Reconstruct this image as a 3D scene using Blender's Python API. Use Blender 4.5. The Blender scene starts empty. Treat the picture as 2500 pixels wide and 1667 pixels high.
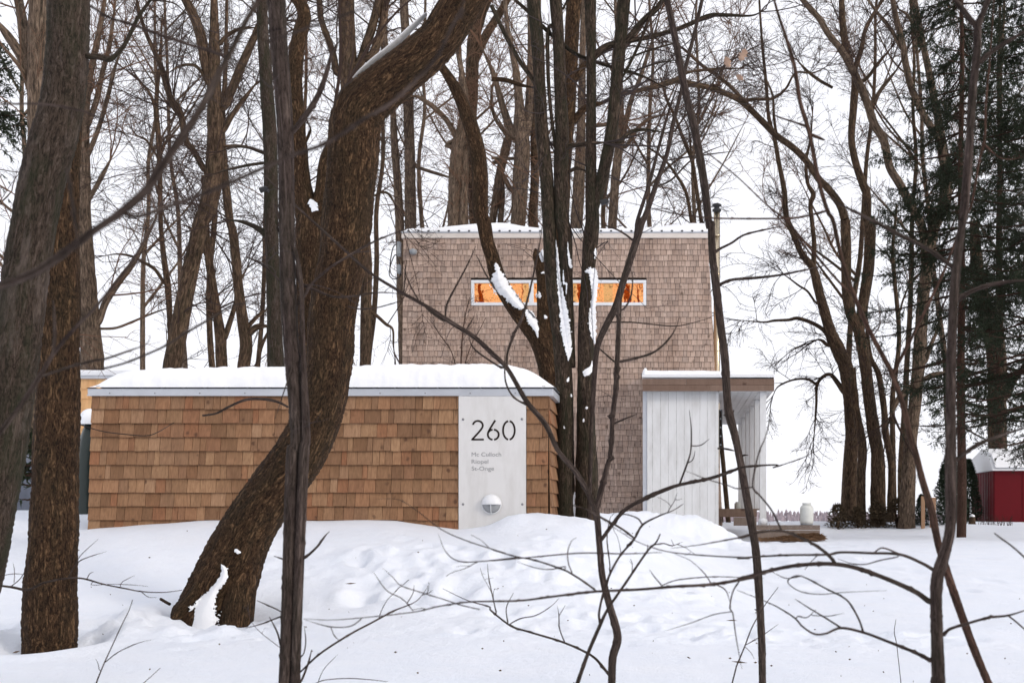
import bpy, math, random
import numpy as np
from mathutils import Vector, noise as mnoise

# ------------------------------------------------------------------ camera, sky, sun, exposure
SC = bpy.context.scene
F, PU, PV, CZ = 2800.0, 1636.0, 1265.0, 1.0        # focal length and principal point in photo pixels, eye height
cam_data = bpy.data.cameras.new("camera")
cam = bpy.data.objects.new("camera", cam_data)
SC.collection.objects.link(cam)
cam.location = (0, 0, CZ)
cam.rotation_euler = (math.pi / 2, 0, 0)
cam_data.sensor_width = 36.0
cam_data.lens = F / 2500 * 36.0
cam_data.shift_x = -(PU - 1250) / 2500
cam_data.shift_y = (PV - 833.5) / 2500
cam_data.clip_start = 0.05
cam_data.clip_end = 6000
cam_data.dof.use_dof = True
cam_data.dof.focus_distance = 13.0
cam_data.dof.aperture_fstop = 5.6
SC.camera = cam

SUN_EL, SUN_AZ = math.radians(22), math.radians(62)      # soft light from the viewer's right, behind the camera
world = bpy.data.worlds.new("World")
SC.world = world
world.use_nodes = True
wn, wl = world.node_tree.nodes, world.node_tree.links
bgn = wn["Background"]
sky = wn.new("ShaderNodeTexSky")
sky.sky_type = 'NISHITA'
sky.sun_disc = False
sky.sun_elevation = SUN_EL
sky.sun_rotation = math.pi - SUN_AZ
sky.air_density = 1.0
sky.dust_density = 4.0
wm = wn.new("ShaderNodeMix")
wm.data_type = 'RGBA'
wm.inputs[0].default_value = 0.93                       # a closed bright overcast with little blue left in it
wl.new(sky.outputs[0], wm.inputs[6])
wm.inputs[7].default_value = (10.15, 10.2, 10.85, 1)
wl.new(wm.outputs[2], bgn.inputs[0])
bgn.inputs[1].default_value = 0.1

sun_data = bpy.data.lights.new("sun", 'SUN')
sun_data.energy = 1.25
sun_data.angle = math.radians(12)
sun_data.color = (1.0, 0.90, 0.78)
sun = bpy.data.objects.new("sun", sun_data)
SC.collection.objects.link(sun)
_d = Vector((math.sin(SUN_AZ) * math.cos(SUN_EL), -math.cos(SUN_AZ) * math.cos(SUN_EL), math.sin(SUN_EL)))
sun.rotation_euler = _d.to_track_quat('Z', 'Y').to_euler()
sun.location = (20, -20, 20)

SC.view_settings.view_transform = 'Standard'
SC.view_settings.look = 'None'
SC.view_settings.exposure = 0.14
SC.view_settings.gamma = 1
SC.view_settings.use_curve_mapping = False
SC.render.engine = 'CYCLES'
SC.cycles.max_bounces = 4
SC.cycles.diffuse_bounces = 2
SC.cycles.glossy_bounces = 2
SC.cycles.use_adaptive_sampling = True
SC.cycles.adaptive_threshold = 0.03
SC.cycles.transparent_max_bounces = 8
SC.cycles.use_denoising = True

# ------------------------------------------------------------------ helpers
COL = SC.collection
RNG = np.random.default_rng(7)
random.seed(7)


def link(o, parent=None):
    COL.objects.link(o)
    if parent is not None:
        o.parent = parent
    return o


def empty(name, loc, label=None, cat=None, group=None, kind=None):
    o = bpy.data.objects.new(name, None)
    o.empty_display_size = 0.1
    link(o)
    o.location = loc
    return tag(o, label, cat, group, kind)


def tag(o, label=None, cat=None, group=None, kind=None):
    if label: o["label"] = label
    if cat: o["category"] = cat
    if group: o["group"] = group
    if kind: o["kind"] = kind
    return o


def mesh_np(name, V, Q=None, T=None, smooth=True, bark=None):
    """mesh from numpy vertices, quads and triangles"""
    me = bpy.data.meshes.new(name)
    V = np.asarray(V, dtype=np.float32)
    nq = 0 if Q is None else len(Q)
    nt = 0 if T is None else len(T)
    me.vertices.add(len(V))
    me.vertices.foreach_set("co", V.ravel())
    me.loops.add(nq * 4 + nt * 3)
    me.polygons.add(nq + nt)
    li = []
    if nq: li.append(np.asarray(Q, dtype=np.int32).ravel())
    if nt: li.append(np.asarray(T, dtype=np.int32).ravel())
    me.loops.foreach_set("vertex_index", np.concatenate(li))
    tot = np.concatenate([np.full(nq, 4, np.int32), np.full(nt, 3, np.int32)])
    st = np.concatenate([[0], np.cumsum(tot)[:-1]]).astype(np.int32)
    me.polygons.foreach_set("loop_start", st)
    me.polygons.foreach_set("loop_total", tot)
    if smooth:
        me.polygons.foreach_set("use_smooth", np.ones(nq + nt, dtype=bool))
    if bark is not None:
        a = me.attributes.new("bark", 'FLOAT_VECTOR', 'POINT')
        a.data.foreach_set("vector", np.asarray(bark, dtype=np.float32).ravel())
    me.update(calc_edges=True)
    me.validate()
    return me


def obj(name, me, mat, parent=None, loc=None):
    o = bpy.data.objects.new(name, me)
    if mat is not None and not me.materials:
        me.materials.append(mat)
    link(o, parent)
    if loc is not None:
        o.location = loc
    return o


class MB:
    """collects simple shapes into one mesh, in world coordinates; built relative to its parent's origin"""
    def __init__(s):
        s.v, s.f = [], []

    def add(s, vs, fs):
        b = len(s.v)
        s.v += [tuple(p) for p in vs]
        s.f += [tuple(i + b for i in f) for f in fs]
        return s

    def box(s, x0, x1, y0, y1, z0, z1):
        return s.add([(x0, y0, z0), (x1, y0, z0), (x1, y1, z0), (x0, y1, z0), (x0, y0, z1), (x1, y0, z1), (x1, y1, z1), (x0, y1, z1)],
                     [(0, 3, 2, 1), (4, 5, 6, 7), (0, 1, 5, 4), (1, 2, 6, 5), (2, 3, 7, 6), (3, 0, 4, 7)])

    def prism(s, poly, y0, y1):
        """polygon in x,z extruded along y"""
        n = len(poly)
        vs = [(x, y0, z) for x, z in poly] + [(x, y1, z) for x, z in poly]
        fs = [tuple(range(n)), tuple(range(2 * n - 1, n - 1, -1))]
        fs += [(i, i + n, (i + 1) % n + n, (i + 1) % n) for i in range(n)]
        return s.add(vs, fs)

    def lathe(s, prof, cx, cy, n=24):
        b = len(s.v)
        for r, z in prof:
            for k in range(n):
                a = 2 * math.pi * k / n
                s.v.append((cx + r * math.cos(a), cy + r * math.sin(a), z))
        for i in range(len(prof) - 1):
            for k in range(n):
                s.f.append((b + i * n + k, b + i * n + (k + 1) % n, b + (i + 1) * n + (k + 1) % n, b + (i + 1) * n + k))
        s.f.append(tuple(b + k for k in reversed(range(n))))
        s.f.append(tuple(b + (len(prof) - 1) * n + k for k in range(n)))
        return s

    def tube(s, pts, r, n=8):
        P = np.array(pts, float)
        V, Q, _ = tube_np(P, np.full(len(P), r) if np.isscalar(r) else np.array(r), n)
        return s.add(V.tolist(), [tuple(int(i) for i in q) for q in Q])

    def build(s, name, mat, parent=None, smooth=False, bevel=0):
        off = Vector((0, 0, 0))
        if parent is not None:
            p = parent
            while p is not None:
                off += p.location
                p = p.parent
        me = bpy.data.meshes.new(name)
        me.from_pydata([(a - off.x, b - off.y, c - off.z) for a, b, c in s.v], [], s.f)
        if smooth:
            me.polygons.foreach_set("use_smooth", [True] * len(me.polygons))
        me.update()
        o = obj(name, me, mat, parent)
        if bevel:
            m = o.modifiers.new("bevel", 'BEVEL')
            m.width = bevel
            m.segments = 2
            m.limit_method = 'ANGLE'
        return o


def tube_np(P, R, sides):
    """tube round a polyline: vertices, quads, and (r cos, r sin, length) per vertex for the bark"""
    n = len(P)
    Tn = np.gradient(P, axis=0)
    Tn /= np.linalg.norm(Tn, axis=1, keepdims=True) + 1e-9
    ref = np.array([0.0, 1.0, 0.0])
    if abs(Tn[0] @ ref) > 0.9:
        ref = np.array([1.0, 0, 0])
    N = np.zeros_like(P)
    a = ref - Tn[0] * (Tn[0] @ ref)
    N[0] = a / np.linalg.norm(a)
    for i in range(1, n):
        a = N[i - 1] - Tn[i] * (Tn[i] @ N[i - 1])
        N[i] = a / (np.linalg.norm(a) + 1e-9)
    B = np.cross(Tn, N)
    th = np.linspace(0, 2 * math.pi, sides, endpoint=False)
    c, s_ = np.cos(th), np.sin(th)
    D = N[:, None, :] * c[None, :, None] + B[:, None, :] * s_[None, :, None]
    V = P[:, None, :] + D * R[:, None, None]
    L = np.concatenate([[0], np.cumsum(np.linalg.norm(np.diff(P, axis=0), axis=1))])
    bk = np.stack([R[:, None] * c[None], R[:, None] * s_[None], np.repeat(L[:, None], sides, 1)], -1)
    i = np.arange(n - 1)[:, None]
    k = np.arange(sides)[None]
    k2 = (k + 1) % sides
    Q = np.stack([i * sides + k, i * sides + k2, (i + 1) * sides + k2, (i + 1) * sides + k], -1).reshape(-1, 4)
    V = V.reshape(-1, 3)
    bk = bk.reshape(-1, 3)
    return V, Q, bk


def unp(u, v, Y):
    return ((u - PU) / F * Y, Y, CZ + (PV - v) / F * Y)


def X(u, Y): return (u - PU) / F * Y
def Z(v, Y): return CZ + (PV - v) / F * Y


# ------------------------------------------------------------------ materials
MATS = {}


def nodes(name):
    m = bpy.data.materials.new(name)
    m.use_nodes = True
    MATS[name] = m
    nt = m.node_tree
    return m, nt, nt.nodes["Principled BSDF"]


def ramp(nt, fac, stops):
    r = nt.nodes.new("ShaderNodeValToRGB")
    e = r.color_ramp.elements
    while len(e) < len(stops): e.new(0.5)
    for i, (p, c) in enumerate(stops):
        e[i].position = p
        e[i].color = (*c, 1)
    nt.links.new(fac, r.inputs[0])
    return r.outputs[0]


def mixc(nt, fac, a, b, mode='MIX'):
    m = nt.nodes.new("ShaderNodeMix")
    m.data_type = 'RGBA'
    m.blend_type = mode
    for i, s in ((0, fac), (6, a), (7, b)):
        if isinstance(s, (int, float)): m.inputs[i].default_value = s
        elif isinstance(s, tuple): m.inputs[i].default_value = (*s, 1)
        else: nt.links.new(s, m.inputs[i])
    return m.outputs[2]


def math_n(nt, op, a, b=None, c=None):
    m = nt.nodes.new("ShaderNodeMath")
    m.operation = op
    for i, s in enumerate((a, b, c)):
        if s is None: continue
        if isinstance(s, (int, float)): m.inputs[i].default_value = s
        else: nt.links.new(s, m.inputs[i])
    return m.outputs[0]


def noise_n(nt, vec, scale, detail=4, rough=0.55, dist=0.0):
    n = nt.nodes.new("ShaderNodeTexNoise")
    n.inputs["Scale"].default_value = scale
    n.inputs["Detail"].default_value = detail
    n.inputs["Roughness"].default_value = rough
    n.inputs["Distortion"].default_value = dist
    nt.links.new(vec, n.inputs["Vector"])
    return n.outputs["Fac"]


def mapping(nt, vec, scale=(1, 1, 1), loc=None):
    m = nt.nodes.new("ShaderNodeMapping")
    m.inputs["Scale"].default_value = scale
    if loc is not None: m.inputs["Location"].default_value = loc
    nt.links.new(vec, m.inputs["Vector"])
    return m.outputs[0]


def bump(nt, bsdf, h, strength, dist):
    b = nt.nodes.new("ShaderNodeBump")
    b.inputs["Strength"].default_value = strength
    b.inputs["Distance"].default_value = dist
    nt.links.new(h, b.inputs["Height"])
    nt.links.new(b.outputs[0], bsdf.inputs["Normal"])


def world_pos(nt):
    return nt.nodes.new("ShaderNodeNewGeometry").outputs["Position"]


def bark_mat(name, dark, mid, light, furrow=60.0, stretch=0.2, depth=0.012, moss=0.0, patch=None, far=False):
    """bark from coordinates that wrap the stem (radius cos, radius sin, length): ridges, furrows, moss, pale patches"""
    m, nt, b = nodes(name)
    at = nt.nodes.new("ShaderNodeAttribute")
    at.attribute_name = "bark"
    v = at.outputs["Vector"]
    vs = mapping(nt, v, (1, 1, stretch))
    if far:
        h = noise_n(nt, vs, furrow, 4, 0.7, 0.8)
        c = ramp(nt, h, [(0.36, dark), (0.5, mid), (0.66, light)])
    else:
        n1 = noise_n(nt, vs, furrow, 5, 0.68, 1.2)
        n2 = noise_n(nt, mapping(nt, v, (1, 1, stretch * .8)), furrow * .36, 3, 0.6, 0.9)
        r1 = math_n(nt, 'MULTIPLY', math_n(nt, 'ABSOLUTE', math_n(nt, 'SUBTRACT', n2, 0.5)), 3.2)      # furrow lines where the slow noise crosses its middle
        h = math_n(nt, 'ADD', math_n(nt, 'MULTIPLY', n1, 0.75), math_n(nt, 'MULTIPLY', math_n(nt, 'MINIMUM', r1, 1.0), 0.38))
        c = ramp(nt, h, [(0.37, dark), (0.46, mid), (0.52, mid), (0.64, light)])  # furrow shade and lit ridge tops are painted into the bark colour
    big = noise_n(nt, mapping(nt, v, (1, 1, 0.5)), 3.5, 3, 0.6)
    c = mixc(nt, math_n(nt, 'MULTIPLY', math_n(nt, 'SUBTRACT', big, 0.36), 1.3), c, mixc(nt, 1.0, c, (0.50, 0.50, 0.52), 'MULTIPLY'))
    if patch is not None:
        pz = noise_n(nt, mapping(nt, v, (1, 1, 0.3)), 9.0, 5, 0.7)
        c = mixc(nt, ramp(nt, pz, [(0.55, (0, 0, 0)), (0.68, (.8, .8, .8))]), c, patch)
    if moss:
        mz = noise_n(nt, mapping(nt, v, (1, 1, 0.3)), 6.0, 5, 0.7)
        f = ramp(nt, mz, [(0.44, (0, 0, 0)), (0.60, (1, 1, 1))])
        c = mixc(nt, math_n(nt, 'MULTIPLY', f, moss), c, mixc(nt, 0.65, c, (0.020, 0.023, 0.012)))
    nt.links.new(c, b.inputs["Base Color"])
    b.inputs["Roughness"].default_value = 0.9
    b.inputs["Specular IOR Level"].default_value = 0.15
    if not far:
        bump(nt, b, h, 1.0, depth)
    return m


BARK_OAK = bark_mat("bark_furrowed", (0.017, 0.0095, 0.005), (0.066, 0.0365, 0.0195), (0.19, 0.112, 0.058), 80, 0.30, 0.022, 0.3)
BARK_GREY = bark_mat("bark_grey", (0.018, 0.013, 0.0095), (0.055, 0.039, 0.029), (0.105, 0.080, 0.065), 110, 0.22, 0.006, 0.95, (0.10, 0.078, 0.067))
BARK_FAR = bark_mat("bark_brown", (0.018, 0.012, 0.008), (0.074, 0.047, 0.031), (0.17, 0.112, 0.072), 26, 0.2, 0.02, 0.45, far=True)
BARK_PALE = bark_mat("bark_pale", (0.035, 0.026, 0.019), (0.12, 0.084, 0.060), (0.25, 0.18, 0.13), 26, 0.2, 0.02, 0.25, far=True)
BARK_DARK = bark_mat("bark_dark", (0.013, 0.009, 0.0065), (0.052, 0.036, 0.026), (0.13, 0.092, 0.066), 90, 0.22, 0.006, 0.8)
BARK_SAP = bark_mat("bark_sapling", (0.022, 0.015, 0.013), (0.056, 0.040, 0.034), (0.115, 0.086, 0.075), 160, 0.12, 0.0015, 0.3)
BARK_RED = bark_mat("bark_reddish", (0.026, 0.015, 0.011), (0.075, 0.041, 0.030), (0.14, 0.082, 0.062), 150, 0.14, 0.0015, 0.2)


def plain(name, col, rough=0.6, spec=0.4, metal=0.0, var=0.0, scale=20.0, bumpd=0.0):
    m, nt, b = nodes(name)
    b.inputs["Roughness"].default_value = rough
    b.inputs["Specular IOR Level"].default_value = spec
    b.inputs["Metallic"].default_value = metal
    if var:
        p = world_pos(nt)
        n = noise_n(nt, p, scale, 5, 0.6)
        c = mixc(nt, n, tuple(x * (1 - var) for x in col), tuple(min(1, x * (1 + var)) for x in col))
        nt.links.new(c, b.inputs["Base Color"])
        if bumpd: bump(nt, b, n, 0.6, bumpd)
    else:
        b.inputs["Base Color"].default_value = (*col, 1)
    return m


TWIG_FAR = plain("twig_far", (0.044, 0.027, 0.021), 0.85, 0.2, var=0.35, scale=1.2)
TWIG_SUNLIT = plain("twig_sunlit", (0.15, 0.083, 0.052), 0.85, 0.2, var=0.35, scale=1.2)  # low orange sunlight on the far crowns, put into the twig colour
TWIG_NEAR = plain("twig_near", (0.042, 0.031, 0.030), 0.8, 0.25, var=0.35, scale=6)


def snow_mat():
    m, nt, b = nodes("snow")
    p = world_pos(nt)
    n = noise_n(nt, p, 2.2, 6, 0.6)
    n2 = noise_n(nt, p, 75, 6, 0.75)
    c = mixc(nt, n, (0.755, 0.805, 0.90), (0.85, 0.87, 0.92))
    nt.links.new(c, b.inputs["Base Color"])
    b.inputs["Roughness"].default_value = 0.75
    b.inputs["Specular IOR Level"].default_value = 0.25
    b.inputs["Subsurface Weight"].default_value = 0.0
    bump(nt, b, math_n(nt, 'ADD', math_n(nt, 'MULTIPLY', n2, 0.5), noise_n(nt, p, 14, 4, 0.6)), 0.6, 0.03)
    return m


SNOW = snow_mat()
SNOW_SOFT = plain("snow_settled", (0.86, 0.87, 0.895), 0.75, 0.25, var=0.03, scale=9, bumpd=0.012)


def wood_mat(name, cols, knot, grain=60.0, grain_mix=0.35, streak=0.0, knot_scale=6.0, bumpd=0.003, gap=None):
    """shingle / board wood: a colour per piece, grain running down, knots"""
    m, nt, b = nodes(name)
    p = world_pos(nt)
    oi = nt.nodes.new("ShaderNodeObjectInfo")
    g = nt.nodes.new("ShaderNodeNewGeometry")
    rnd = math_n(nt, 'FRACT', math_n(nt, 'ADD', math_n(nt, 'MULTIPLY', oi.outputs["Random"], 7.31), math_n(nt, 'MULTIPLY', g.outputs["Random Per Island"], 5.77)))
    off = nt.nodes.new("ShaderNodeCombineXYZ")
    nt.links.new(math_n(nt, 'MULTIPLY', rnd, 91.0), off.inputs[0])
    nt.links.new(math_n(nt, 'MULTIPLY', rnd, 53.0), off.inputs[2])
    va = nt.nodes.new("ShaderNodeVectorMath")
    nt.links.new(p, va.inputs[0]); nt.links.new(off.outputs[0], va.inputs[1])
    v = va.outputs[0]
    k = len(cols)
    c = ramp(nt, rnd, [(i / max(1, k - 1), cc) for i, cc in enumerate(cols)])
    gr = noise_n(nt, mapping(nt, v, (1, 1, 0.08)), grain, 4, 0.6, 0.4)
    c = mixc(nt, math_n(nt, 'MULTIPLY', ramp(nt, gr, [(0.35, (0, 0, 0)), (0.7, (1, 1, 1))]), grain_mix), c, mixc(nt, 1.0, c, (0.52, 0.47, 0.44), 'MULTIPLY'))
    sh = noise_n(nt, mapping(nt, v, (1, 1, 0.3)), grain * 0.18, 3, 0.6)
    c = mixc(nt, math_n(nt, 'MULTIPLY', math_n(nt, 'SUBTRACT', sh, 0.3), 0.9), c, mixc(nt, 1.0, c, (0.62, 0.58, 0.56), 'MULTIPLY'))
    vo = nt.nodes.new("ShaderNodeTexVoronoi")
    vo.inputs["Scale"].default_value = knot_scale
    nt.links.new(mapping(nt, v, (1.0, 1.0, 0.8)), vo.inputs["Vector"])
    kd = math_n(nt, 'ADD', vo.outputs["Distance"], math_n(nt, 'MULTIPLY', math_n(nt, 'SUBTRACT', noise_n(nt, v, grain * 0.7, 2), 0.5), 0.16))
    c = mixc(nt, ramp(nt, kd, [(0.07, (0.85, 0.85, 0.85)), (0.17, (0, 0, 0))]), c, knot)
    if streak:
        st = noise_n(nt, mapping(nt, p, (1, 1, 0.18)), 1.6, 5, 0.7)
        c = mixc(nt, math_n(nt, 'MULTIPLY', ramp(nt, st, [(0.5, (0, 0, 0)), (0.75, (1, 1, 1))]), streak), c, mixc(nt, 1.0, c, (0.45, 0.38, 0.34), 'MULTIPLY'))
    nt.links.new(c, b.inputs["Base Color"])
    b.inputs["Roughness"].default_value = 0.8
    b.inputs["Specular IOR Level"].default_value = 0.25
    bump(nt, b, gr, 0.5, bumpd)
    return m


W_CEDAR = wood_mat("cedar_shingle", [(0.255, 0.132, 0.068), (0.355, 0.200, 0.108), (0.205, 0.108, 0.056), (0.395, 0.235, 0.130), (0.310, 0.142, 0.072), (0.275, 0.158, 0.090), (0.345, 0.195, 0.106), (0.225, 0.122, 0.066), (0.415, 0.250, 0.146)],
                   (0.080, 0.038, 0.022), 60, 0.7, 0, 6.4)
W_GREY = wood_mat("weathered_shingle", [(0.46, 0.345, 0.285), (0.56, 0.425, 0.35), (0.36, 0.275, 0.23), (0.52, 0.385, 0.31), (0.43, 0.335, 0.285), (0.60, 0.46, 0.38), (0.48, 0.36, 0.295)],
                  (0.115, 0.078, 0.058), 40, 0.5, 0.75, 3.3, 0.004)
W_YELLOW = wood_mat("fresh_shingle", [(0.80, 0.47, 0.22), (0.88, 0.56, 0.28), (0.72, 0.40, 0.18), (0.85, 0.52, 0.26)], (0.32, 0.13, 0.06), 40, 0.25, 0, 4.0)
W_FASCIA = wood_mat("stained_board", [(0.19, 0.125, 0.094), (0.22, 0.15, 0.115), (0.165, 0.108, 0.08)], (0.05, 0.025, 0.018), 30, 0.4, 0.4, 2.5)
W_GREYBEAM = wood_mat("grey_timber", [(0.27, 0.215, 0.18), (0.23, 0.18, 0.15)], (0.08, 0.06, 0.05), 30, 0.4, 0.3, 3)
W_POST = wood_mat("post_timber", [(0.42, 0.26, 0.16), (0.36, 0.22, 0.14)], (0.12, 0.07, 0.04), 30, 0.35, 0.2, 4)


def painted(name, col, dirt):
    m, nt, b = nodes(name)
    p = world_pos(nt)
    n = noise_n(nt, mapping(nt, p, (1, 1, 0.25)), 5, 6, 0.65)
    n2 = noise_n(nt, p, 45, 3, 0.6)
    c = mixc(nt, ramp(nt, n, [(0.45, (0, 0, 0)), (0.8, (1, 1, 1))]), col, dirt)
    c = mixc(nt, ramp(nt, n2, [(0.70, (0, 0, 0)), (0.78, (0.6, 0.6, 0.6))]), c, tuple(x * 0.55 for x in dirt))
    nt.links.new(c, b.inputs["Base Color"])
    b.inputs["Roughness"].default_value = 0.55
    bump(nt, b, n2, 0.15, 0.002)
    return m


PANEL_W = painted("panel_paint", (0.66, 0.65, 0.64), (0.53, 0.515, 0.495))
BOARD_W = painted("board_paint", (0.67, 0.675, 0.68), (0.50, 0.495, 0.485))
TRIM_W = plain("white_trim", (0.74, 0.75, 0.77), 0.45, 0.4, var=0.06, scale=6)
ZINC = plain("zinc_flashing", (0.50, 0.52, 0.56), 0.42, 0.5, 0.35, var=0.15, scale=5)
CREAM = plain("cream_flashing", (0.66, 0.60, 0.55), 0.5, 0.4, var=0.14, scale=4)
DARK = plain("dark_metal", (0.02, 0.02, 0.022), 0.5, 0.4)
BLACKISH = plain("shadow_gap", (0.03, 0.022, 0.018), 0.9, 0.1)
LETTER = plain("cut_numeral", (0.022, 0.014, 0.011), 0.7, 0.2)
LETTER_G = plain("grey_letter", (0.30, 0.30, 0.305), 0.6, 0.3)
SCREW = plain("screw_steel", (0.22, 0.22, 0.23), 0.35, 0.5, 0.7)
LENS = plain("lamp_lens", (0.30, 0.31, 0.32), 0.25, 0.5, var=0.1, scale=80)
STEEL = plain("flue_steel", (0.66, 0.55, 0.40), 0.22, 0.5, 1.0, var=0.08, scale=3)
TANK = plain("tank_paint", (0.60, 0.61, 0.58), 0.5, 0.4, var=0.12, scale=14)
UTIL = plain("utility_grey", (0.28, 0.30, 0.32), 0.5, 0.4)
TARP_G = plain("green_cover", (0.012, 0.022, 0.018), 0.35, 0.5, var=0.4, scale=4, bumpd=0.02)
TARP_B = plain("grey_cover", (0.16, 0.175, 0.215), 0.6, 0.3, var=0.45, scale=6, bumpd=0.03)
SHED_R = plain("red_sheet", (0.12, 0.006, 0.010), 0.45, 0.12, var=0.15, scale=4)
NEEDLE = plain("spruce_needle", (0.017, 0.025, 0.011), 0.7, 0.25, var=0.5, scale=3)
CEDAR_G = plain("cedar_leaf", (0.020, 0.033, 0.017), 0.7, 0.25, var=0.5, scale=5)
JUNIPER = plain("juniper_leaf", (0.070, 0.050, 0.030), 0.8, 0.2, var=0.5, scale=5)
FARWOOD_HAZY = plain("far_wood", (0.31, 0.265, 0.29), 0.95, 0.1, var=0.2, scale=0.05)  # mauve lightened to carry the distance haze in the base colour
DEADLEAF = plain("dead_leaf", (0.40, 0.27, 0.20), 0.7, 0.2, var=0.2, scale=30)
STRAW = plain("bark_mulch", (0.22, 0.13, 0.075), 0.95, 0.1, var=0.6, scale=18, bumpd=0.04)
DEBRIS = plain("seed_debris", (0.10, 0.065, 0.04), 0.9, 0.1, var=0.4, scale=8)


def glass_mat():
    m, nt, b = nodes("amber_glass")
    nt.nodes.remove(b)
    out = nt.nodes["Material Output"]
    gl = nt.nodes.new("ShaderNodeBsdfGlossy")
    gl.inputs["Color"].default_value = (1.0, 0.58, 0.23, 1)
    gl.inputs["Roughness"].default_value = 0.01
    nz = noise_n(nt, world_pos(nt), 2.2, 2, 0.5)
    bp = nt.nodes.new("ShaderNodeBump")
    bp.inputs["Strength"].default_value = 0.05
    bp.inputs["Distance"].default_value = 0.05
    nt.links.new(nz, bp.inputs["Height"])
    nt.links.new(bp.outputs[0], gl.inputs["Normal"])
    tr = nt.nodes.new("ShaderNodeBsdfTransparent")
    tr.inputs["Color"].default_value = (1.0, 0.72, 0.42, 1)
    mx = nt.nodes.new("ShaderNodeMixShader")
    mx.inputs[0].default_value = 0.64
    nt.links.new(tr.outputs[0], mx.inputs[1])
    nt.links.new(gl.outputs[0], mx.inputs[2])
    nt.links.new(mx.outputs[0], out.inputs["Surface"])
    return m


GLASS = glass_mat()


def lit_room():
    m, nt, b = nodes("lit_interior")
    b.inputs["Base Color"].default_value = (0.45, 0.16, 0.04, 1)
    b.inputs["Emission Color"].default_value = (1.0, 0.27, 0.04, 1)
    b.inputs["Emission Strength"].default_value = 1.0
    return m


ROOM = lit_room()

# ------------------------------------------------------------------ ground, lake, far shore
_ys = np.arange(-12, 90, 0.05)


def _prof(pts):
    a = np.interp(_ys, [p[0] for p in pts], [p[1] for p in pts])
    k = np.hanning(23); k /= k.sum()
    return np.convolve(np.pad(a, 11, mode='edge'), k, 'valid')


_hl = _prof([(-12, 1.0), (4, .96), (6.6, .94), (8.1, .88), (9.2, .77), (10.2, .55), (11.2, .24), (12.0, .06), (13, 0.0), (16, -.05), (30, 0.02), (42, 0.0), (52, 1.0), (62, 3.6), (90, 4.5)])
_hr = _prof([(-12, 1.0), (4, .98), (6.6, .96), (10, .93), (15, .84), (20, .70), (27, .54), (33, .55), (36.5, .40), (39.5, .12), (44, .16), (52, 1.0), (62, 3.6), (90, 4.5)])
BUMPS = [  # x, y, height, sx, sy : banks and shovelled heaps
    (0.42, 24.2, 0.38, 0.80, 0.9), (-0.5, 23.8, 0.18, 0.8, 0.9), (1.0, 24.4, 0.24, 0.6, 0.7), (-0.15, 18, 0.10, 1.2, 3.0), (-0.9, 14.0, 0.0, 0.8, 1.4),
    (-1.55, 11.95, 0.07, 0.28, 0.25), (-9.4, 15.5, 0.24, 1.6, 1.8), (-6.3, 14, 0.12, 1.2, 0.8), (-2.7, 10.6, 0.10, 0.6, 0.35), (-1.3, 10.8, 0.08, 0.6, 0.5),
    (-0.5, 11.8, 0.09, 0.7, 0.8), (11.4, 35.6, 0.22, 1.2, 1.0), (9.4, 36.6, 0.2, 1.4, 1.0), (3.2, 9.6, 0.08, 0.9, 0.5), (-4.9, 9.3, 0.05, 0.5, 0.3),
    (-5.9, 8.5, 0.09, 0.42, 0.3), (-4.0, 8.9, 0.06, 0.3, 0.25), (13.2, 36.2, 0.35, 1.2, 1.0), (5.5, 38.5, 0.1, 3, 0.8), (3.6, 12.5, 0.06, 0.6, 0.4)]
KX = [-12, -7.6, -6.24, -5.65, -5.0, -3.8, -2.9, -2.55, -2.25, -1.95, -1.72, -1.3, 0]
KZ = [0.02, -0.06, -0.085, -0.03, 0.02, 0.03, 0.02, -0.03, -0.06, -0.03, 0.04, 0.045, 0]


def gz(x, y):
    """height of the snow surface"""
    x = np.asarray(x, float); y = np.asarray(y, float)
    hl, hr = np.interp(y, _ys, _hl), np.interp(y, _ys, _hr)
    t = np.clip((x + 1.35) / 2.6, 0, 1)
    t = t * t * (3 - 2 * t)
    z = CZ - (hl * (1 - t) + hr * t)
    for bx_, by, h, sx, sy in BUMPS:
        z = z + h * np.exp(-((x - bx_) / sx) ** 2 - ((y - by) / sy) ** 2)
    z = z + np.interp(x, KX, KZ) * np.exp(-((y - 12.15) / 0.55) ** 2)
    return z


def gz1(x, y): return float(gz(x, y))


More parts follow.
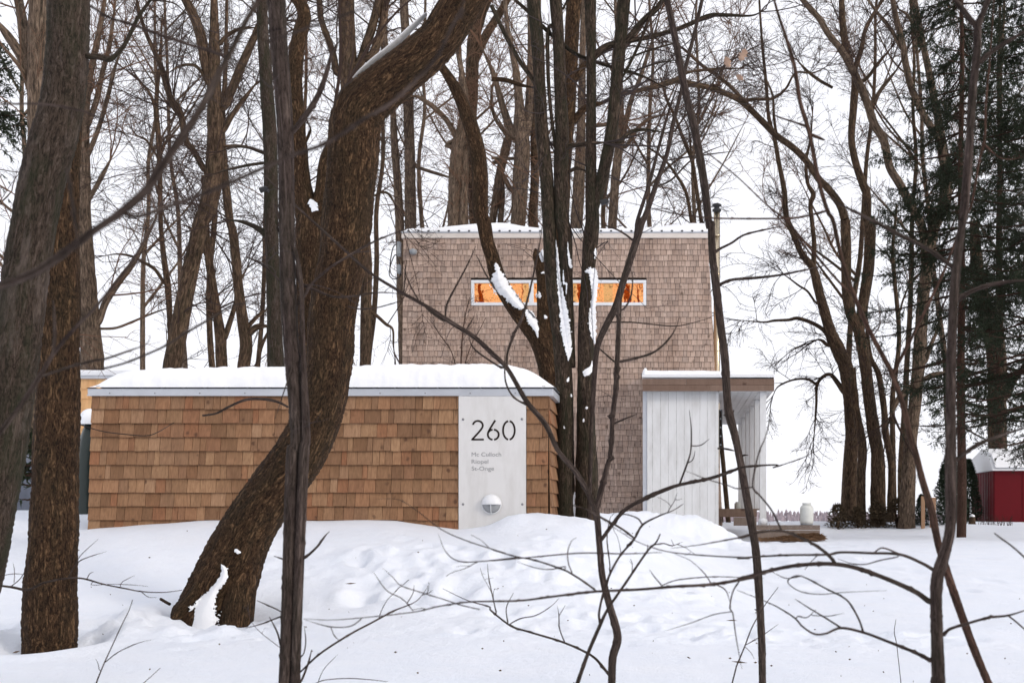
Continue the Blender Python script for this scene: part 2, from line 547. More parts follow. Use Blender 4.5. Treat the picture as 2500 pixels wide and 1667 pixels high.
def build_ground():
    xs = np.concatenate([np.linspace(-90, -14, 24)[:-1], np.linspace(-14, -8, 25)[:-1], np.linspace(-8, 4.8, 300)[:-1], np.linspace(4.8, 16, 60)[:-1], np.linspace(16, 90, 24)])
    ys = np.concatenate([np.linspace(-12, 5.2, 30)[:-1], np.linspace(5.2, 13.2, 215)[:-1], np.linspace(13.2, 30, 100)[:-1], np.linspace(30, 46, 44)[:-1], np.linspace(46, 85, 30)])
    GX, GY = np.meshgrid(xs, ys)
    GZ = gz(GX, GY)
    fl = np.zeros_like(GZ)
    gx, gy = GX.ravel(), GY.ravel()
    out = np.zeros(len(gx))
    nz, tb = mnoise.noise, mnoise.fractal
    for i in range(len(gx)):
        x, y = gx[i], gy[i]
        if y < 4 or y > 46 or x < -14 or x > 18:
            continue
        # trodden, lumpy zones against smooth drifts
        lump = math.exp(-((y - 8.55 - 0.10 * math.sin(x * 1.7)) / 0.42) ** 2) * (1.7 if x < -2.9 else 0.35)
        lump += 0.8 * math.exp(-((y - 10.5 - 0.25 * math.sin(x * 1.1)) / 0.7) ** 2) * (1.0 if -4.0 < x < 0.9 else 0.25)
        lump += 0.7 * math.exp(-((y - 8.9) / 0.5) ** 2) * (1.0 if -1.8 < x < 2.2 else 0.1)
        lump += 0.9 * math.exp(-((x - 0.4) / 1.1) ** 2 - ((y - 24) / 1.6) ** 2) + 0.5 * math.exp(-((x + 0.9) / 0.9) ** 2 - ((y - 12.5) / 1.5) ** 2)
        lump += 0.22 * (1 if y > 13 else 0)
        a = 0.03 * nz((x * 0.8, y * 0.7, 3.1)) + 0.012 * nz((x * 2.1, y * 1.7, 6.1))
        a += 0.004 * nz((x * 4, y * 4, 9.0))
        if lump > 0.03:
            t = tb((x * 3.4, y * 3.0, 1.7), 0.9, 2.1, 4)
            a += lump * (0.042 * abs(t) ** 0.8 * (1 if t > 0 else -0.5) + 0.020 * nz((x * 13, y * 12, 5.0)) + 0.013 * nz((x * 27, y * 25, 2.0)) + 0.006 * nz((x * 52, y * 48, 8.0)))
        out[i] = a
    GZ = GZ + out.reshape(GZ.shape)
    # footprints and wind pits in the trodden strips, wells round the trunks
    rg = np.random.default_rng(8)
    dents = []
    for _ in range(70):
        dents.append((rg.uniform(-2.9, 0.2), rg.normal(10.55, .3), rg.uniform(.06, .13), rg.uniform(.012, .04)))
    for _ in range(90):
        dents.append((rg.uniform(-1.6, 2.4), rg.normal(8.9, .3), rg.uniform(.06, .12), rg.uniform(.01, .03)))
    for _ in range(60):
        dents.append((rg.uniform(-5.0, -2.9), rg.normal(8.5, .3), rg.uniform(.05, .12), rg.uniform(.01, .03)))
    for _ in range(46):
        dents.append((rg.uniform(-2.7, -1.7), rg.normal(9.75, .18), rg.uniform(.10, .2), rg.uniform(.015, .035)))
    for _ in range(120):
        yy = rg.uniform(13, 30)
        dents.append((rg.uniform(-.5, .42) * yy * .6 + .8, yy, rg.uniform(.12, .3), rg.uniform(.015, .05)))
    for _ in range(70):
        dents.append((rg.normal(.3, .9), rg.normal(24, .9), rg.uniform(.1, .3), rg.uniform(-.03, .04)))
    dents += [(-4.36, 8.05, .34, .10), (-3.6, 9.15, .45, .07), (-1.2, 12.9, .4, .06)]
    for dx, dy, r, d in dents:
        i0, i1 = np.searchsorted(ys, dy - 3 * r), np.searchsorted(ys, dy + 3 * r)
        k0, k1 = np.searchsorted(xs, dx - 3 * r), np.searchsorted(xs, dx + 3 * r)
        if i1 <= i0 or k1 <= k0: continue
        q = ((GX[i0:i1, k0:k1] - dx) ** 2 + ((GY[i0:i1, k0:k1] - dy) * .8) ** 2) / (r * r)
        GZ[i0:i1, k0:k1] += -d * np.exp(-q ** 1.6) + d * .38 * np.exp(-(np.sqrt(q) - 1.35) ** 2 / .12)
    ny, nx = GZ.shape
    V = np.stack([GX, GY, GZ], -1).reshape(-1, 3)
    i = np.arange(ny - 1)[:, None]; k = np.arange(nx - 1)[None]
    Q = np.stack([i * nx + k, i * nx + k + 1, (i + 1) * nx + k + 1, (i + 1) * nx + k], -1).reshape(-1, 4)
    o = obj("snow_ground", mesh_np("snow_ground", V, Q), SNOW)
    tag(o, "deep white snow covering the whole yard", kind="structure")


build_ground()

LAKE_Z = -2.4
lake = MB().box(-2600, 2600, 56, 3200, LAKE_Z - 0.5, LAKE_Z).build("frozen_lake", plain("lake_snow", (0.84, 0.855, 0.88), 0.8, 0.2, var=0.04, scale=0.02))
tag(lake, "flat frozen lake under snow beyond the yard", kind="structure")


def far_wood():
    rng = np.random.default_rng(3)
    V, T = [], []
    for i in range(5200):
        x = rng.uniform(-900, 700); y = rng.uniform(900, 1010)
        hill = 1.5 + 2.2 * (0.5 + 0.5 * math.sin(x * 0.013 + 1)) + 0.02 * (y - 900)
        h = rng.uniform(3.6, 5.3) * (1.2 if rng.random() < 0.06 else 1)
        w = rng.uniform(0.7, 1.7)
        b = len(V)
        zb = LAKE_Z + hill * (y - 895) / 110
        n = 6
        for k in range(n):
            a = 2 * math.pi * k / n + rng.uniform(0, .5)
            V.append((x + w * math.cos(a) * rng.uniform(.7, 1.1), y + w * math.sin(a), zb))
        for k in range(n):
            a = 2 * math.pi * k / n + rng.uniform(0, .5)
            V.append((x + w * math.cos(a) * rng.uniform(.5, .95), y + w * math.sin(a) * .8, zb + h * rng.uniform(.55, .8)))
        V.append((x + rng.uniform(-.5, .5), y, zb + h))
        for k in range(n):
            k2 = (k + 1) % n
            T += [(b + k, b + k2, b + n + k2), (b + k, b + n + k2, b + n + k), (b + n + k, b + n + k2, b + 2 * n)]
    o = obj("far_forest", mesh_np("far_forest", V, None, T, smooth=False), FARWOOD_HAZY)
    tag(o, "low mauve wooded shore across the frozen lake", "forest", kind="stuff")
    m = MB().prism([(-1500, LAKE_Z - 1), (1300, LAKE_Z - 1), (1300, LAKE_Z + 1.2), (200, LAKE_Z + 2.6), (-300, LAKE_Z + 1.6), (-900, LAKE_Z + 2.4), (-1500, LAKE_Z + 1.2)], 960, 1100)
    tag(m.build("far_hills", FARWOOD_HAZY), "long low shore rising behind the lake", kind="structure")
    # two pale houses on the far shore
    for u, w, lab in ((1902, 9, "tiny pale cottage on the far lake shore beside the white column"), (1925, 6, "tiny white cabin on the far lake shore nearer the gas cylinder")):
        Y0 = 890
        x = X(u, Y0)
        e = empty("shore_house", (x, Y0, LAKE_Z), lab, "house")
        MB().box(x - w / 6, x + w / 6, Y0 - 1.5, Y0 + 1.5, LAKE_Z, LAKE_Z + 1.1).build("wall", TRIM_W, e)
        MB().prism([(x - w / 5, LAKE_Z + 1.1), (x + w / 5, LAKE_Z + 1.1), (x, LAKE_Z + 1.9)], Y0 - 1.7, Y0 + 1.7).build("roof", SNOW_SOFT, e)


far_wood()


# ------------------------------------------------------------------ shingles
def wedge(name, H, t, mat):
    """unit-wide shingle: butt at z=0 standing proud by t, thin at the top"""
    me = bpy.data.meshes.new(name)
    vs = [(-.5, -t, 0), (.5, -t, 0), (.5, 0, 0), (-.5, 0, 0), (-.5, -.0015, H), (.5, -.0015, H), (.5, .001, H), (-.5, .001, H)]
    me.from_pydata(vs, [], [(0, 1, 5, 4), (0, 3, 2, 1), (1, 2, 6, 5), (3, 0, 4, 7), (4, 5, 6, 7)])
    me.materials.append(mat)
    me.update()
    return me, np.array(vs), [(0, 1, 5, 4), (0, 3, 2, 1), (1, 2, 6, 5), (3, 0, 4, 7), (4, 5, 6, 7)]


def lay_shingles(parent, items, wm, limit=300):
    """items: (x, y, z, width, rotz, tilt) in world coords; the widest become single shingles, the rest one mass"""
    me, vs, fs = wm
    order = sorted(range(len(items)), key=lambda i: -items[i][3])
    single = set(order[:limit])
    px, py, pz = parent.location
    bv, bf = [], []
    for i, (x, y, z, w, rz, rx) in enumerate(items):
        if i in single:
            o = bpy.data.objects.new("shingle", me)
            link(o, parent)
            o.location = (x - px, y - py, z - pz)
            o.scale = (w, 1, 1)
            o.rotation_euler = (0, rx, rz)
        else:
            c, s = math.cos(rz), math.sin(rz)
            b = len(bv)
            for a, bb, cc in vs:
                a *= w
                bv.append((x - px + a * c - bb * s, y - py + a * s + bb * c, z - pz + cc))
            bf += [tuple(k + b for k in f) for f in fs]
    if bv:
        m = bpy.data.meshes.new("shingles")
        m.from_pydata(bv, [], bf)
        m.materials.append(me.materials[0])
        o = bpy.data.objects.new("narrow_shingles", m)
        link(o, parent)
        o["kind"] = "stuff"


def row_widths(x0, x1, lo, hi, rng, gap=0.0015):
    xs = [x0]
    while xs[-1] < x1 - hi:
        xs.append(xs[-1] + rng.uniform(lo, hi))
    rest = x1 - xs[-1]
    if rest > 1.25 * hi * 0.8:
        xs.append(xs[-1] + rest * rng.uniform(.42, .58))
    xs.append(x1)
    return [((a + b) / 2, b - a - gap) for a, b in zip(xs[:-1], xs[1:])]


# ------------------------------------------------------------------ the low kiosk with the number panel
def build_kiosk():
    rng = random.Random(4)
    Y0 = 12.2
    s = Y0 / F
    xl, xr = X(226, Y0), X(1338, Y0)
    depth = 0.80
    zt = Z(966, Y0)
    zb = gz1(-3, 12.2) - 0.25
    k = empty("street_number_kiosk", ((xl + xr) / 2, Y0 + depth / 2, zb), "low cedar shingled enclosure with snow roof and white number panel", "kiosk")
    MB().box(xl + .01, xr - .01, Y0 + .004, Y0 + depth, zb, zt + .02).build("core_wall", BLACKISH, k)
    exp = 33.7 * s
    wm = wedge("kiosk_shingle", exp + 0.012, 0.028, W_CEDAR)
    items = []
    pu0, pu1 = X(1121, Y0), X(1285, Y0)
    nrow = 11
    for r in range(nrow):
        zbutt = zt - exp * (r + 1) + (0.0 if r else 0.004)
        lean = 0.046 * (r + 1) / nrow
        for a, b in ((xl - lean, pu0 - .003), (pu1 + .003, xr + .004)):
            for cx, w in row_widths(a, b, 0.055, 0.185, rng, .004):
                items.append((cx, Y0 - rng.uniform(0, .0025) - .0008 * r, zbutt + rng.uniform(-.003, .003), w, 0, rng.uniform(-.006, .006)))
        for cy, w in row_widths(Y0 + .003, Y0 + depth, 0.07, 0.2, rng):          # the end wall on the panel's side
            items.append((xr + .001 + lean * .5, cy, zbutt + rng.uniform(-.003, .003), w, math.pi / 2, 0))
    lay_shingles(k, items, wm, 300)
    # flashing with its screws, corrugated roof edge
    zf0, zf1 = Z(966.5, Y0), Z(949, Y0)
    fl = MB().box(xl - .035, xr + .055, Y0 - .035, Y0 + depth + .03, zf0, zf1).build("roof_flashing", ZINC, k, bevel=.003)
    MB().box(xl - .04, xr + .06, Y0 - .041, Y0 - .0352, zf0 - .002, zf0 + .010).build("drip_edge", ZINC, fl)
    for i in range(10):
        x = xl + .2 + i * .478
        m = MB()
        m.lathe([(0.007, 0), (0.007, .004), (.004, .006)], 0, 0, 8)
        m.v = [(x + a, Y0 - .035 - c, (zf0 + zf1) / 2 - .012 + b) for a, b, c in m.v]
        m.build("screw", SCREW, fl)
    m = MB()
    n = 240
    for i in range(n):
        a0, a1 = i / n, (i + 1) / n
        def zz(t):
            q = (t * 22) % 1
            return zf1 + .004 + (0.016 if abs(q - .5) < .07 else 0)
        xa, xb = xl - .04 + a0 * (xr - xl + .1), xl - .04 + a1 * (xr - xl + .1)
        m.add([(xa, Y0 - .05, zz(a0)), (xb, Y0 - .05, zz(a0)), (xb, Y0 + depth + .03, zz(a0)), (xa, Y0 + depth + .03, zz(a0)), (xa, Y0 - .05, zz(a0) + .004), (xb, Y0 - .05, zz(a0) + .004)], [(0, 1, 2, 3), (0, 4, 5, 1)])
    m.build("roof_sheet", DARK, k)
    # snow on the roof
    prof_u = [226, 236, 250, 270, 300, 340, 420, 560, 700, 860, 1000, 1100, 1180, 1240, 1280, 1310, 1330, 1350]
    prof_v = [948, 936, 925, 914, 905, 900, 898, 896, 893, 891, 889, 887, 886, 890, 900, 916, 930, 947]
    us = np.linspace(224, 1352, 240)
    top = np.interp(us, prof_u, prof_v)
    kk = np.hanning(13); kk /= kk.sum()
    top = np.convolve(np.pad(top, 6, mode='edge'), kk, 'valid')
    zbase = zf1 + .011
    ts = np.concatenate([np.linspace(0, .25, 20), np.linspace(.29, 1, 16)])
    V = []
    for j, t in enumerate(ts):
        y = Y0 - .055 + t * (depth + .10)
        # rounded front: rises quickly then flat
        sh = min(1, max(0, math.sin(min(1, t / .20) * math.pi / 2))) ** .55 * (1 if t < .75 else max(0, math.cos((t - .75) / .25 * math.pi / 2)) ** .6)
        for i, u in enumerate(us):
            hgt = max(0.004, (948 - top[i]) * s) * 1.02
            x = X(u, Y0) * (1 + 0.06 * 0)
            n1 = 0.010 * mnoise.noise((x * 2.2, t * 2.2, 1)) + .014 * mnoise.noise((x * 7, t * 5, 4)) + .006 * mnoise.noise((x * 19, t * 13, 4))
            yy = y - (0.02 * mnoise.noise((x * 5, t * 9, 7)) + .008 * mnoise.noise((x * 17, t * 20, 3)) if 0 < j < 16 else 0)
            V.append((x, yy, zbase + hgt * sh * (1 + 0 * t) + (n1 * sh)))
    nx = len(us)
    Q = [(j * nx + i, j * nx + i + 1, (j + 1) * nx + i + 1, (j + 1) * nx + i) for j in range(len(ts) - 1) for i in range(nx - 1)]
    V = np.array(V) - np.array(k.location)
    obj("snow_cover", mesh_np("kiosk_snow", V, Q), SNOW_SOFT, k)
    # the panel
    zp1, zp0 = Z(966.4, Y0) - .001, zb + .1
    e = empty("number_panel", (X(1203, Y0), Y0 - .03, zp0), "tall white panel with cut-out number 260 and three family names", "sign")
    MB().box(pu0, pu1, Y0 - .034, Y0 - .004, zp0, zp1).build("panel_board", PANEL_W, e, bevel=.002)
    yf = Y0 - .034

    def cu(x): return X(1080 + x / 4.357, yf)
    def cvz(y): return Z(940 + y / 4.357, yf)

    def ribbon(name, pts, w):
        P = np.array([(cu(a), cvz(b)) for a, b in pts])
        Tn = np.gradient(P, axis=0); Tn /= np.linalg.norm(Tn, axis=1, keepdims=True)
        Nn = np.stack([-Tn[:, 1], Tn[:, 0]], 1) * w / 2 * (yf / F / 4.357)
        A, B = P + Nn, P - Nn
        m = MB()
        for i in range(len(P) - 1):
            q = [A[i], A[i + 1], B[i + 1], B[i]]
            m.add([(a, yf - .0022, b) for a, b in q], [(0, 1, 2, 3)])
        return m

    def arc(cx, cy, rx, ry, a0, a1, n=22):
        return [(cx + rx * math.cos(math.radians(a0 + (a1 - a0) * i / n)), cy - ry * math.sin(math.radians(a0 + (a1 - a0) * i / n))) for i in range(n + 1)]

    two = ribbon("n", arc(378, 428, 52, 48, 172, -20, 20) + [(424, 452), (410, 474), (388, 500), (330, 564), (318, 578)], 20)
    two.v += ribbon("n", [(309, 578), (350, 578), (441, 578)], 19).v
    b = len(two.v) - 8
    two.f += [(b, b + 1, b + 2, b + 3), (b + 4, b + 5, b + 6, b + 7)]
    two.build("numeral", LETTER, e)
    six = ribbon("n", [(563, 374), (540, 410), (515, 450), (494, 488), (485, 510)] + arc(542, 526, 58, 54, 168, 262, 14), 20)
    for seg in (arc(542, 526, 58, 54, 84, -82, 22), arc(542, 526, 58, 54, 150, 97, 8)):
        r = ribbon("n", seg, 20)
        b = len(six.v)
        six.v += r.v; six.f += [tuple(i + b for i in f) for f in r.f]
    six.build("numeral", LETTER, e)
    zero = ribbon("n", arc(708, 480, 62, 98, 97, 263), 20)
    r = ribbon("n", arc(708, 480, 62, 98, 83, -83), 20)
    b = len(zero.v)
    zero.v += r.v; zero.f += [tuple(i + b for i in f) for f in r.f]
    zero.build("numeral", LETTER, e)
    for txt, x0, x1, base in (("Mc Culloch", 312, 626, 757), ("Riopel", 312, 489, 833), ("St-Onge", 312, 550, 907)):
        cdat = bpy.data.curves.new("lettering", 'FONT')
        cdat.body = txt
        cdat.size = 1
        to = bpy.data.objects.new("tmp_text", cdat)
        COL.objects.link(to)
        bpy.context.view_layer.update()
        dg = bpy.context.evaluated_depsgraph_get()
        me = bpy.data.meshes.new_from_object(to.evaluated_get(dg))
        bpy.data.objects.remove(to)
        co = np.array([v.co for v in me.vertices])
        wpx = co[:, 0].max() - co[:, 0].min()
        sc = (cu(x1) - cu(x0)) / wpx
        cap = 44 * yf / F / 4.357 / 0.70
        for v in me.vertices:
            v.co = (cu(x0) + (v.co.x - co[:, 0].min()) * sc - e.location.x, yf - .0022 - e.location.y, cvz(base) + v.co.y * cap - e.location.z)
        me.materials.clear()
        obj("lettering", me, LETTER_G, e)
    for a, b in ((221, 364), (847, 361), (221, 1265), (851, 1266)):
        m = MB().lathe([(.013, 0), (.013, .003), (.008, .006)], 0, 0, 12)
        m.v = [(cu(a) + p, yf - .0005 - r_, cvz(b) + q) for p, q, r_ in m.v]
        m.build("screw", SCREW, e)
    # the bulkhead lamp: a domed hood over a ribbed half lens
    lx, lz, R = cu(524), cvz(1266), 0.100
    le = empty("bulkhead_lamp", (lx, yf, lz), "white round bulkhead lamp with half hood on the number panel", "lamp")
    def dome(a0, a1, r, dep, name, mat, off=0):
        V, Q = [], []
        na, nr = 24, 8
        for i in range(nr + 1):
            ph = i / nr * math.pi / 2
            for j in range(na + 1):
                th = a0 + (a1 - a0) * j / na
                V.append((r * math.cos(ph) * math.cos(th), -dep * math.sin(ph) - off, r * math.cos(ph) * math.sin(th)))
        for i in range(nr):
            for j in range(na):
                Q.append((i * (na + 1) + j, i * (na + 1) + j + 1, (i + 1) * (na + 1) + j + 1, (i + 1) * (na + 1) + j))
        return obj(name, mesh_np(name, V, Q), mat, le)
    dome(0, math.pi, R, .075, "hood", TRIM_W, .012)
    dome(math.pi, 2 * math.pi, R * .93, .045, "lens", LENS, .012)
    m = MB()
    ring = [(R * math.cos(a), R * math.sin(a)) for a in np.linspace(0, 2 * math.pi, 41)]
    m.tube([(lx + a, yf - .014, lz + b) for a, b in ring], .007, 8)
    m.lathe([(R, 0), (R, .014), (.001, .014)], 0, 0, 32)
    nb = len(ring) * 8
    m.v = m.v[:nb] + [(lx + p, yf - r_, lz + q) for p, q, r_ in m.v[nb:]]
    m.build("mounting_ring", TRIM_W, le, smooth=True)
    m = MB().tube([(lx, yf - .014 - .05 * math.cos(a), lz - R * math.sin(a)) for a in np.linspace(0, math.pi / 2, 9)], .0045, 6)
    m.tube([(lx - R, yf - .03, lz), (lx, yf - .068, lz), (lx + R, yf - .03, lz)], .005, 6)
    m.build("lens_rib", TRIM_W, le, smooth=True)


build_kiosk()


# ------------------------------------------------------------------ the tall shingled house
def build_house():
    rng = random.Random(9)
    Y0 = 28.9
    s = Y0 / F
    zt, zb = Z(582, Y0), Z(1292, Y0)
    xlt, xlb = X(986, Y0), X(979, Y0)
    xrt, xrb = X(1728, Y0), X(1764, Y0)
    D = 7.6
    def xl(z): return xlb + (xlt - xlb) * (z - zb) / (zt - zb)
    def xr(z): return xrb + (xrt - xrb) * (z - zb) / (zt - zb)
    h = empty("shingled_house", ((xlb + xrb) / 2, Y0 + D / 2, zb), "tall flat-topped house in weathered pinkish brown shingles with amber strip window", "house")
    wv0, wv1 = Z(743, Y0), Z(687, Y0)
    wins = [(X(1153.5, Y0), X(1296, Y0)), (X(1298.5, Y0), X(1575, Y0))]
    # wall core with the window band left open
    wx0, wx1 = wins[0][0], wins[1][1]
    m = MB()
    m.prism([(xl(zb) + .01, zb), (xr(zb) - .01, zb), (xr(wv0) - .01, wv0), (xl(wv0) + .01, wv0)], Y0 + .004, Y0 + .2)
    m.prism([(xl(wv1) + .01, wv1), (xr(wv1) - .01, wv1), (xr(zt) - .01, zt), (xl(zt) + .01, zt)], Y0 + .004, Y0 + .2)
    m.prism([(xl(wv0) + .01, wv0), (wx0, wv0), (wx0, wv1), (xl(wv1) + .01, wv1)], Y0 + .004, Y0 + .2)
    m.prism([(wx1, wv0), (xr(wv0) - .01, wv0), (xr(wv1) - .01, wv1), (wx1, wv1)], Y0 + .004, Y0 + .2)
    m.build("front_wall", BLACKISH, h)
    for nm, f in (("side_wall", xl), ("side_wall", xr)):
        q = 1 if f is xl else -1
        MB().prism([(f(zb) + q * .01, zb), (f(zb) + q * .2, zb), (f(zt) + q * .2, zt), (f(zt) + q * .01, zt)], Y0 + .2, Y0 + D).build(nm, W_GREY, h)
    MB().box(xl(zb), xr(zb), Y0 + D, Y0 + D + .2, zb, zt).build("rear_wall", W_GREY, h)
    exp = 13.72 * s
    wm = wedge("house_shingle", exp + .012, .024, W_GREY)
    items = []
    z = zt - exp
    r = 0
    while z > zb:
        spans = [(xl(z) - .01, xr(z) + .01)]
        if z < wv1 + .035 and z + exp > wv0 - .035:
            spans = [(xl(z) - .01, wx0 - .035), (wx1 + .035, xr(z) + .01)]
        for a, b in spans:
            for cx, w in row_widths(a, b, .058, .16, rng, .009):
                items.append((cx, Y0 - rng.uniform(0, .004), z + rng.uniform(-.006, .006), w, 0, 0))
        z -= exp
        r += 1
    lay_shingles(h, items, wm, 300)
    # roof edge, snow
    rf = MB().box(xl(zt) - .05, xr(zt) + .05, Y0 - .05, Y0 + D + .2, zt, zt + .12).build("roof_flashing", CREAM, h, bevel=.006)
    MB().box(xl(zt) - .06, xr(zt) + .06, Y0 - .062, Y0 + D + .2, zt + .123, zt + .165).build("roof_edge", ZINC, rf)
    for i in range(30):
        x = xl(zt) + .1 + i * .255
        MB().box(x, x + .05, Y0 - .068, Y0 - .05, zt + .150, zt + .19).build("corrugation", DARK, rf)
    us = np.linspace(984, 1730, 150)
    pu = [984, 1000, 1030, 1070, 1120, 1165, 1210, 1250, 1290, 1330, 1400, 1480, 1560, 1640, 1690, 1730]
    pv = [572, 566, 563, 558, 553, 549, 546, 551, 558, 562, 565, 566, 562, 551, 547, 549]
    top = np.interp(us, pu, pv)
    kk = np.hanning(9); kk /= kk.sum()
    top = np.convolve(np.pad(top, 4, mode='edge'), kk, 'valid')
    zs = zt + .165
    V = []
    ts = np.linspace(0, 1, 44)
    for t in ts:
        y = Y0 - .06 + t ** 3 * (D)
        for i, u in enumerate(us):
            x = X(u, Y0)
            hh = max(0.01, (576 - top[i]) * s)
            edge = .07
            dy = y - Y0 + .06
            V.append((x, y, zs + edge * min(1, dy / .03) * (1 if 1 < i < 148 else .3) + (max(0, hh - edge) + dy * .10) * min(1, max(0, dy - .02) / .5) ** .55 + .02 * mnoise.noise((x * 2, y * 2, 0)) * min(1, t * 9)))
    nx = len(us)
    Q = [(j * nx + i, j * nx + i + 1, (j + 1) * nx + i + 1, (j + 1) * nx + i) for j in range(len(ts) - 1) for i in range(nx - 1)]
    obj("snow_cover", mesh_np("house_snow", np.array(V) - np.array(h.location), Q), SNOW_SOFT, h)
    # windows: white frame, amber reflective pane, lit room behind
    for i, (a, b) in enumerate(wins):
        w = empty_part("window", h, ((a + b) / 2, Y0, (wv0 + wv1) / 2))
        t = .045
        fm = MB()
        fm.box(a - .03, b + (.03 if i else -.002), Y0 - .03, Y0 + .06, wv1 - t, wv1 + .03)
        fm.box(a - .03, b + (.03 if i else -.002), Y0 - .034, Y0 + .06, wv0 - .03, wv0 + t)
        fm.box(a - .03, a + t, Y0 - .028, Y0 + .06, wv0 + t, wv1 - t)
        fm.box(b - t, b + (.03 if i else -.002), Y0 - .028, Y0 + .06, wv0 + t, wv1 - t)
        fm.build("window_frame", TRIM_W, w, bevel=.004)
        MB().box(a + t, b - t, Y0 + .03, Y0 + .036, wv0 + t, wv1 - t).build("pane", GLASS, w)
    m = MB()
    m.add([(wx0 - .4, Y0 + 2.2, wv0 - .8), (wx1 + .4, Y0 + 2.2, wv0 - .8), (wx1 + .4, Y0 + 2.2, wv1 + 1), (wx0 - .4, Y0 + 2.2, wv1 + 1)], [(0, 1, 2, 3)])
    m.add([(wx0 - .4, Y0 + .2, wv1 + 1), (wx1 + .4, Y0 + .2, wv1 + 1), (wx1 + .4, Y0 + 2.2, wv1 + 1), (wx0 - .4, Y0 + 2.2, wv1 + 1)], [(0, 1, 2, 3)])
    m.build("lit_interior", ROOM, h)
    m = MB()
    for cx in (wx0 + 1.15, wx0 + 2.3, wx0 + 3.25):
        m.box(cx, cx + .22, Y0 + 1.0, Y0 + 1.2, wv0 - .8, wv1 + 1)
    m.build("interior_post", W_FASCIA, h)
    # flue beside the house
    fx, fy = X(1750, 30.4), 30.4
    fe = empty("stove_flue", (fx, fy, zb), "tall shiny steel stove flue with black cap beside the house", "chimney")
    zt2 = Z(520, fy)
    MB().lathe([(.085, zb), (.085, zt2)], fx, fy, 24).build("pipe", STEEL, fe, smooth=True)
    for zz in np.arange(zb + .6, zt2, 1.02):
        MB().lathe([(.090, zz), (.093, zz + .02), (.090, zz + .04)], fx, fy, 24).build("joint_band", STEEL, fe, smooth=True)
    zc = zt2
    MB().lathe([(.075, zc), (.095, zc + .03), (.115, zc + .05), (.12, zc + .09), (.07, zc + .1), (.07, zc + .16), (.125, zc + .18), (.125, zc + .22), (.02, zc + .26)], fx, fy, 24).build("cap", DARK, fe, smooth=True)
    # service fittings on the corner of the house
    for v0, v1, lab in ((590, 625, "grey service mast head at the top corner of the house"), (646, 668, "small grey meter box low on the corner edge of the house")):
        xa = X(979, 29.0)
        e = empty("service_box", (xa - .05, 29.0, Z(v1, 29)), lab, "utility box")
        MB().box(xa - .10, xa + .0, 28.95, 29.1, Z(v1, 29), Z(v0, 29)).build("box_body", UTIL, e, bevel=.02)
        MB().box(xa - .085, xa + .01, 28.935, 28.95, Z(v1, 29) + .05, Z(v0, 29) - .05).build("box_cover", UTIL, e)
    yc = 28.98
    pts = [unp(975, 596, yc), unp(962, 600, yc), unp(955, 625, yc), unp(952, 655, yc - .1), unp(957, 672, yc - .1), unp(970, 678, yc), unp(978, 670, yc), unp(976, 645, yc), unp(966, 622, yc - .05), unp(956, 640, yc - .05), unp(950, 668, yc - .05), unp(958, 680, yc), unp(972, 681, yc)]
    P = resample(np.array(pts), 60)
    tag(MB().tube(P.tolist(), .014, 6).build("service_cable", DARK, None, smooth=True), "looped black service cable hanging at the house corner", "cable")
    # bird nest on the wall, built as a small round body
    e = empty("wall_nest", unp(1010, 618, Y0 - .02), "small round bird nest high on the shingled wall near the corner", "lamp")
    x0, y0_, z0 = e.location
    MB().lathe([(.05, z0 - .05), (.10, z0 - .02), (.10, z0 + .05), (.03, z0 + .09)], x0, Y0 - .10, 14).build("nest_body", UTIL, e, smooth=True)
    MB().box(x0 - .03, x0 + .03, Y0 - .1, Y0 - .012, z0 + .03, z0 + .08).build("bracket", UTIL, e)


def empty_part(name, parent, wloc):
    o = bpy.data.objects.new(name, None)
    o.empty_display_size = .1
    link(o, parent)
    p, off = parent, Vector((0, 0, 0))
    while p is not None:
        off += p.location
        p = p.parent
    o.location = Vector(wloc) - off
    return o


def resample(P, n):
    """Catmull-Rom through points (any dimension), n samples evenly along the length"""
    P = np.asarray(P, float)
    if len(P) == 2:
        return P[0] + (P[1] - P[0]) * np.linspace(0, 1, n)[:, None]
    A = np.concatenate([[2 * P[0] - P[1]], P, [2 * P[-1] - P[-2]]])
    out = []
    for i in range(len(P) - 1):
        p0, p1, p2, p3 = A[i:i + 4]
        t = np.linspace(0, 1, 14, endpoint=False)[:, None]
        out.append(.5 * (2 * p1 + (p2 - p0) * t + (2 * p0 - 5 * p1 + 4 * p2 - p3) * t ** 2 + (3 * p1 - p0 - 3 * p2 + p3) * t ** 3))
    out = np.concatenate(out + [P[-1:]])
    L = np.concatenate([[0], np.cumsum(np.linalg.norm(np.diff(out[:, :2], axis=0), axis=1))])
    q = np.linspace(0, L[-1], n)
    return np.stack([np.interp(q, L, out[:, k]) for k in range(out.shape[1])], 1)


build_house()


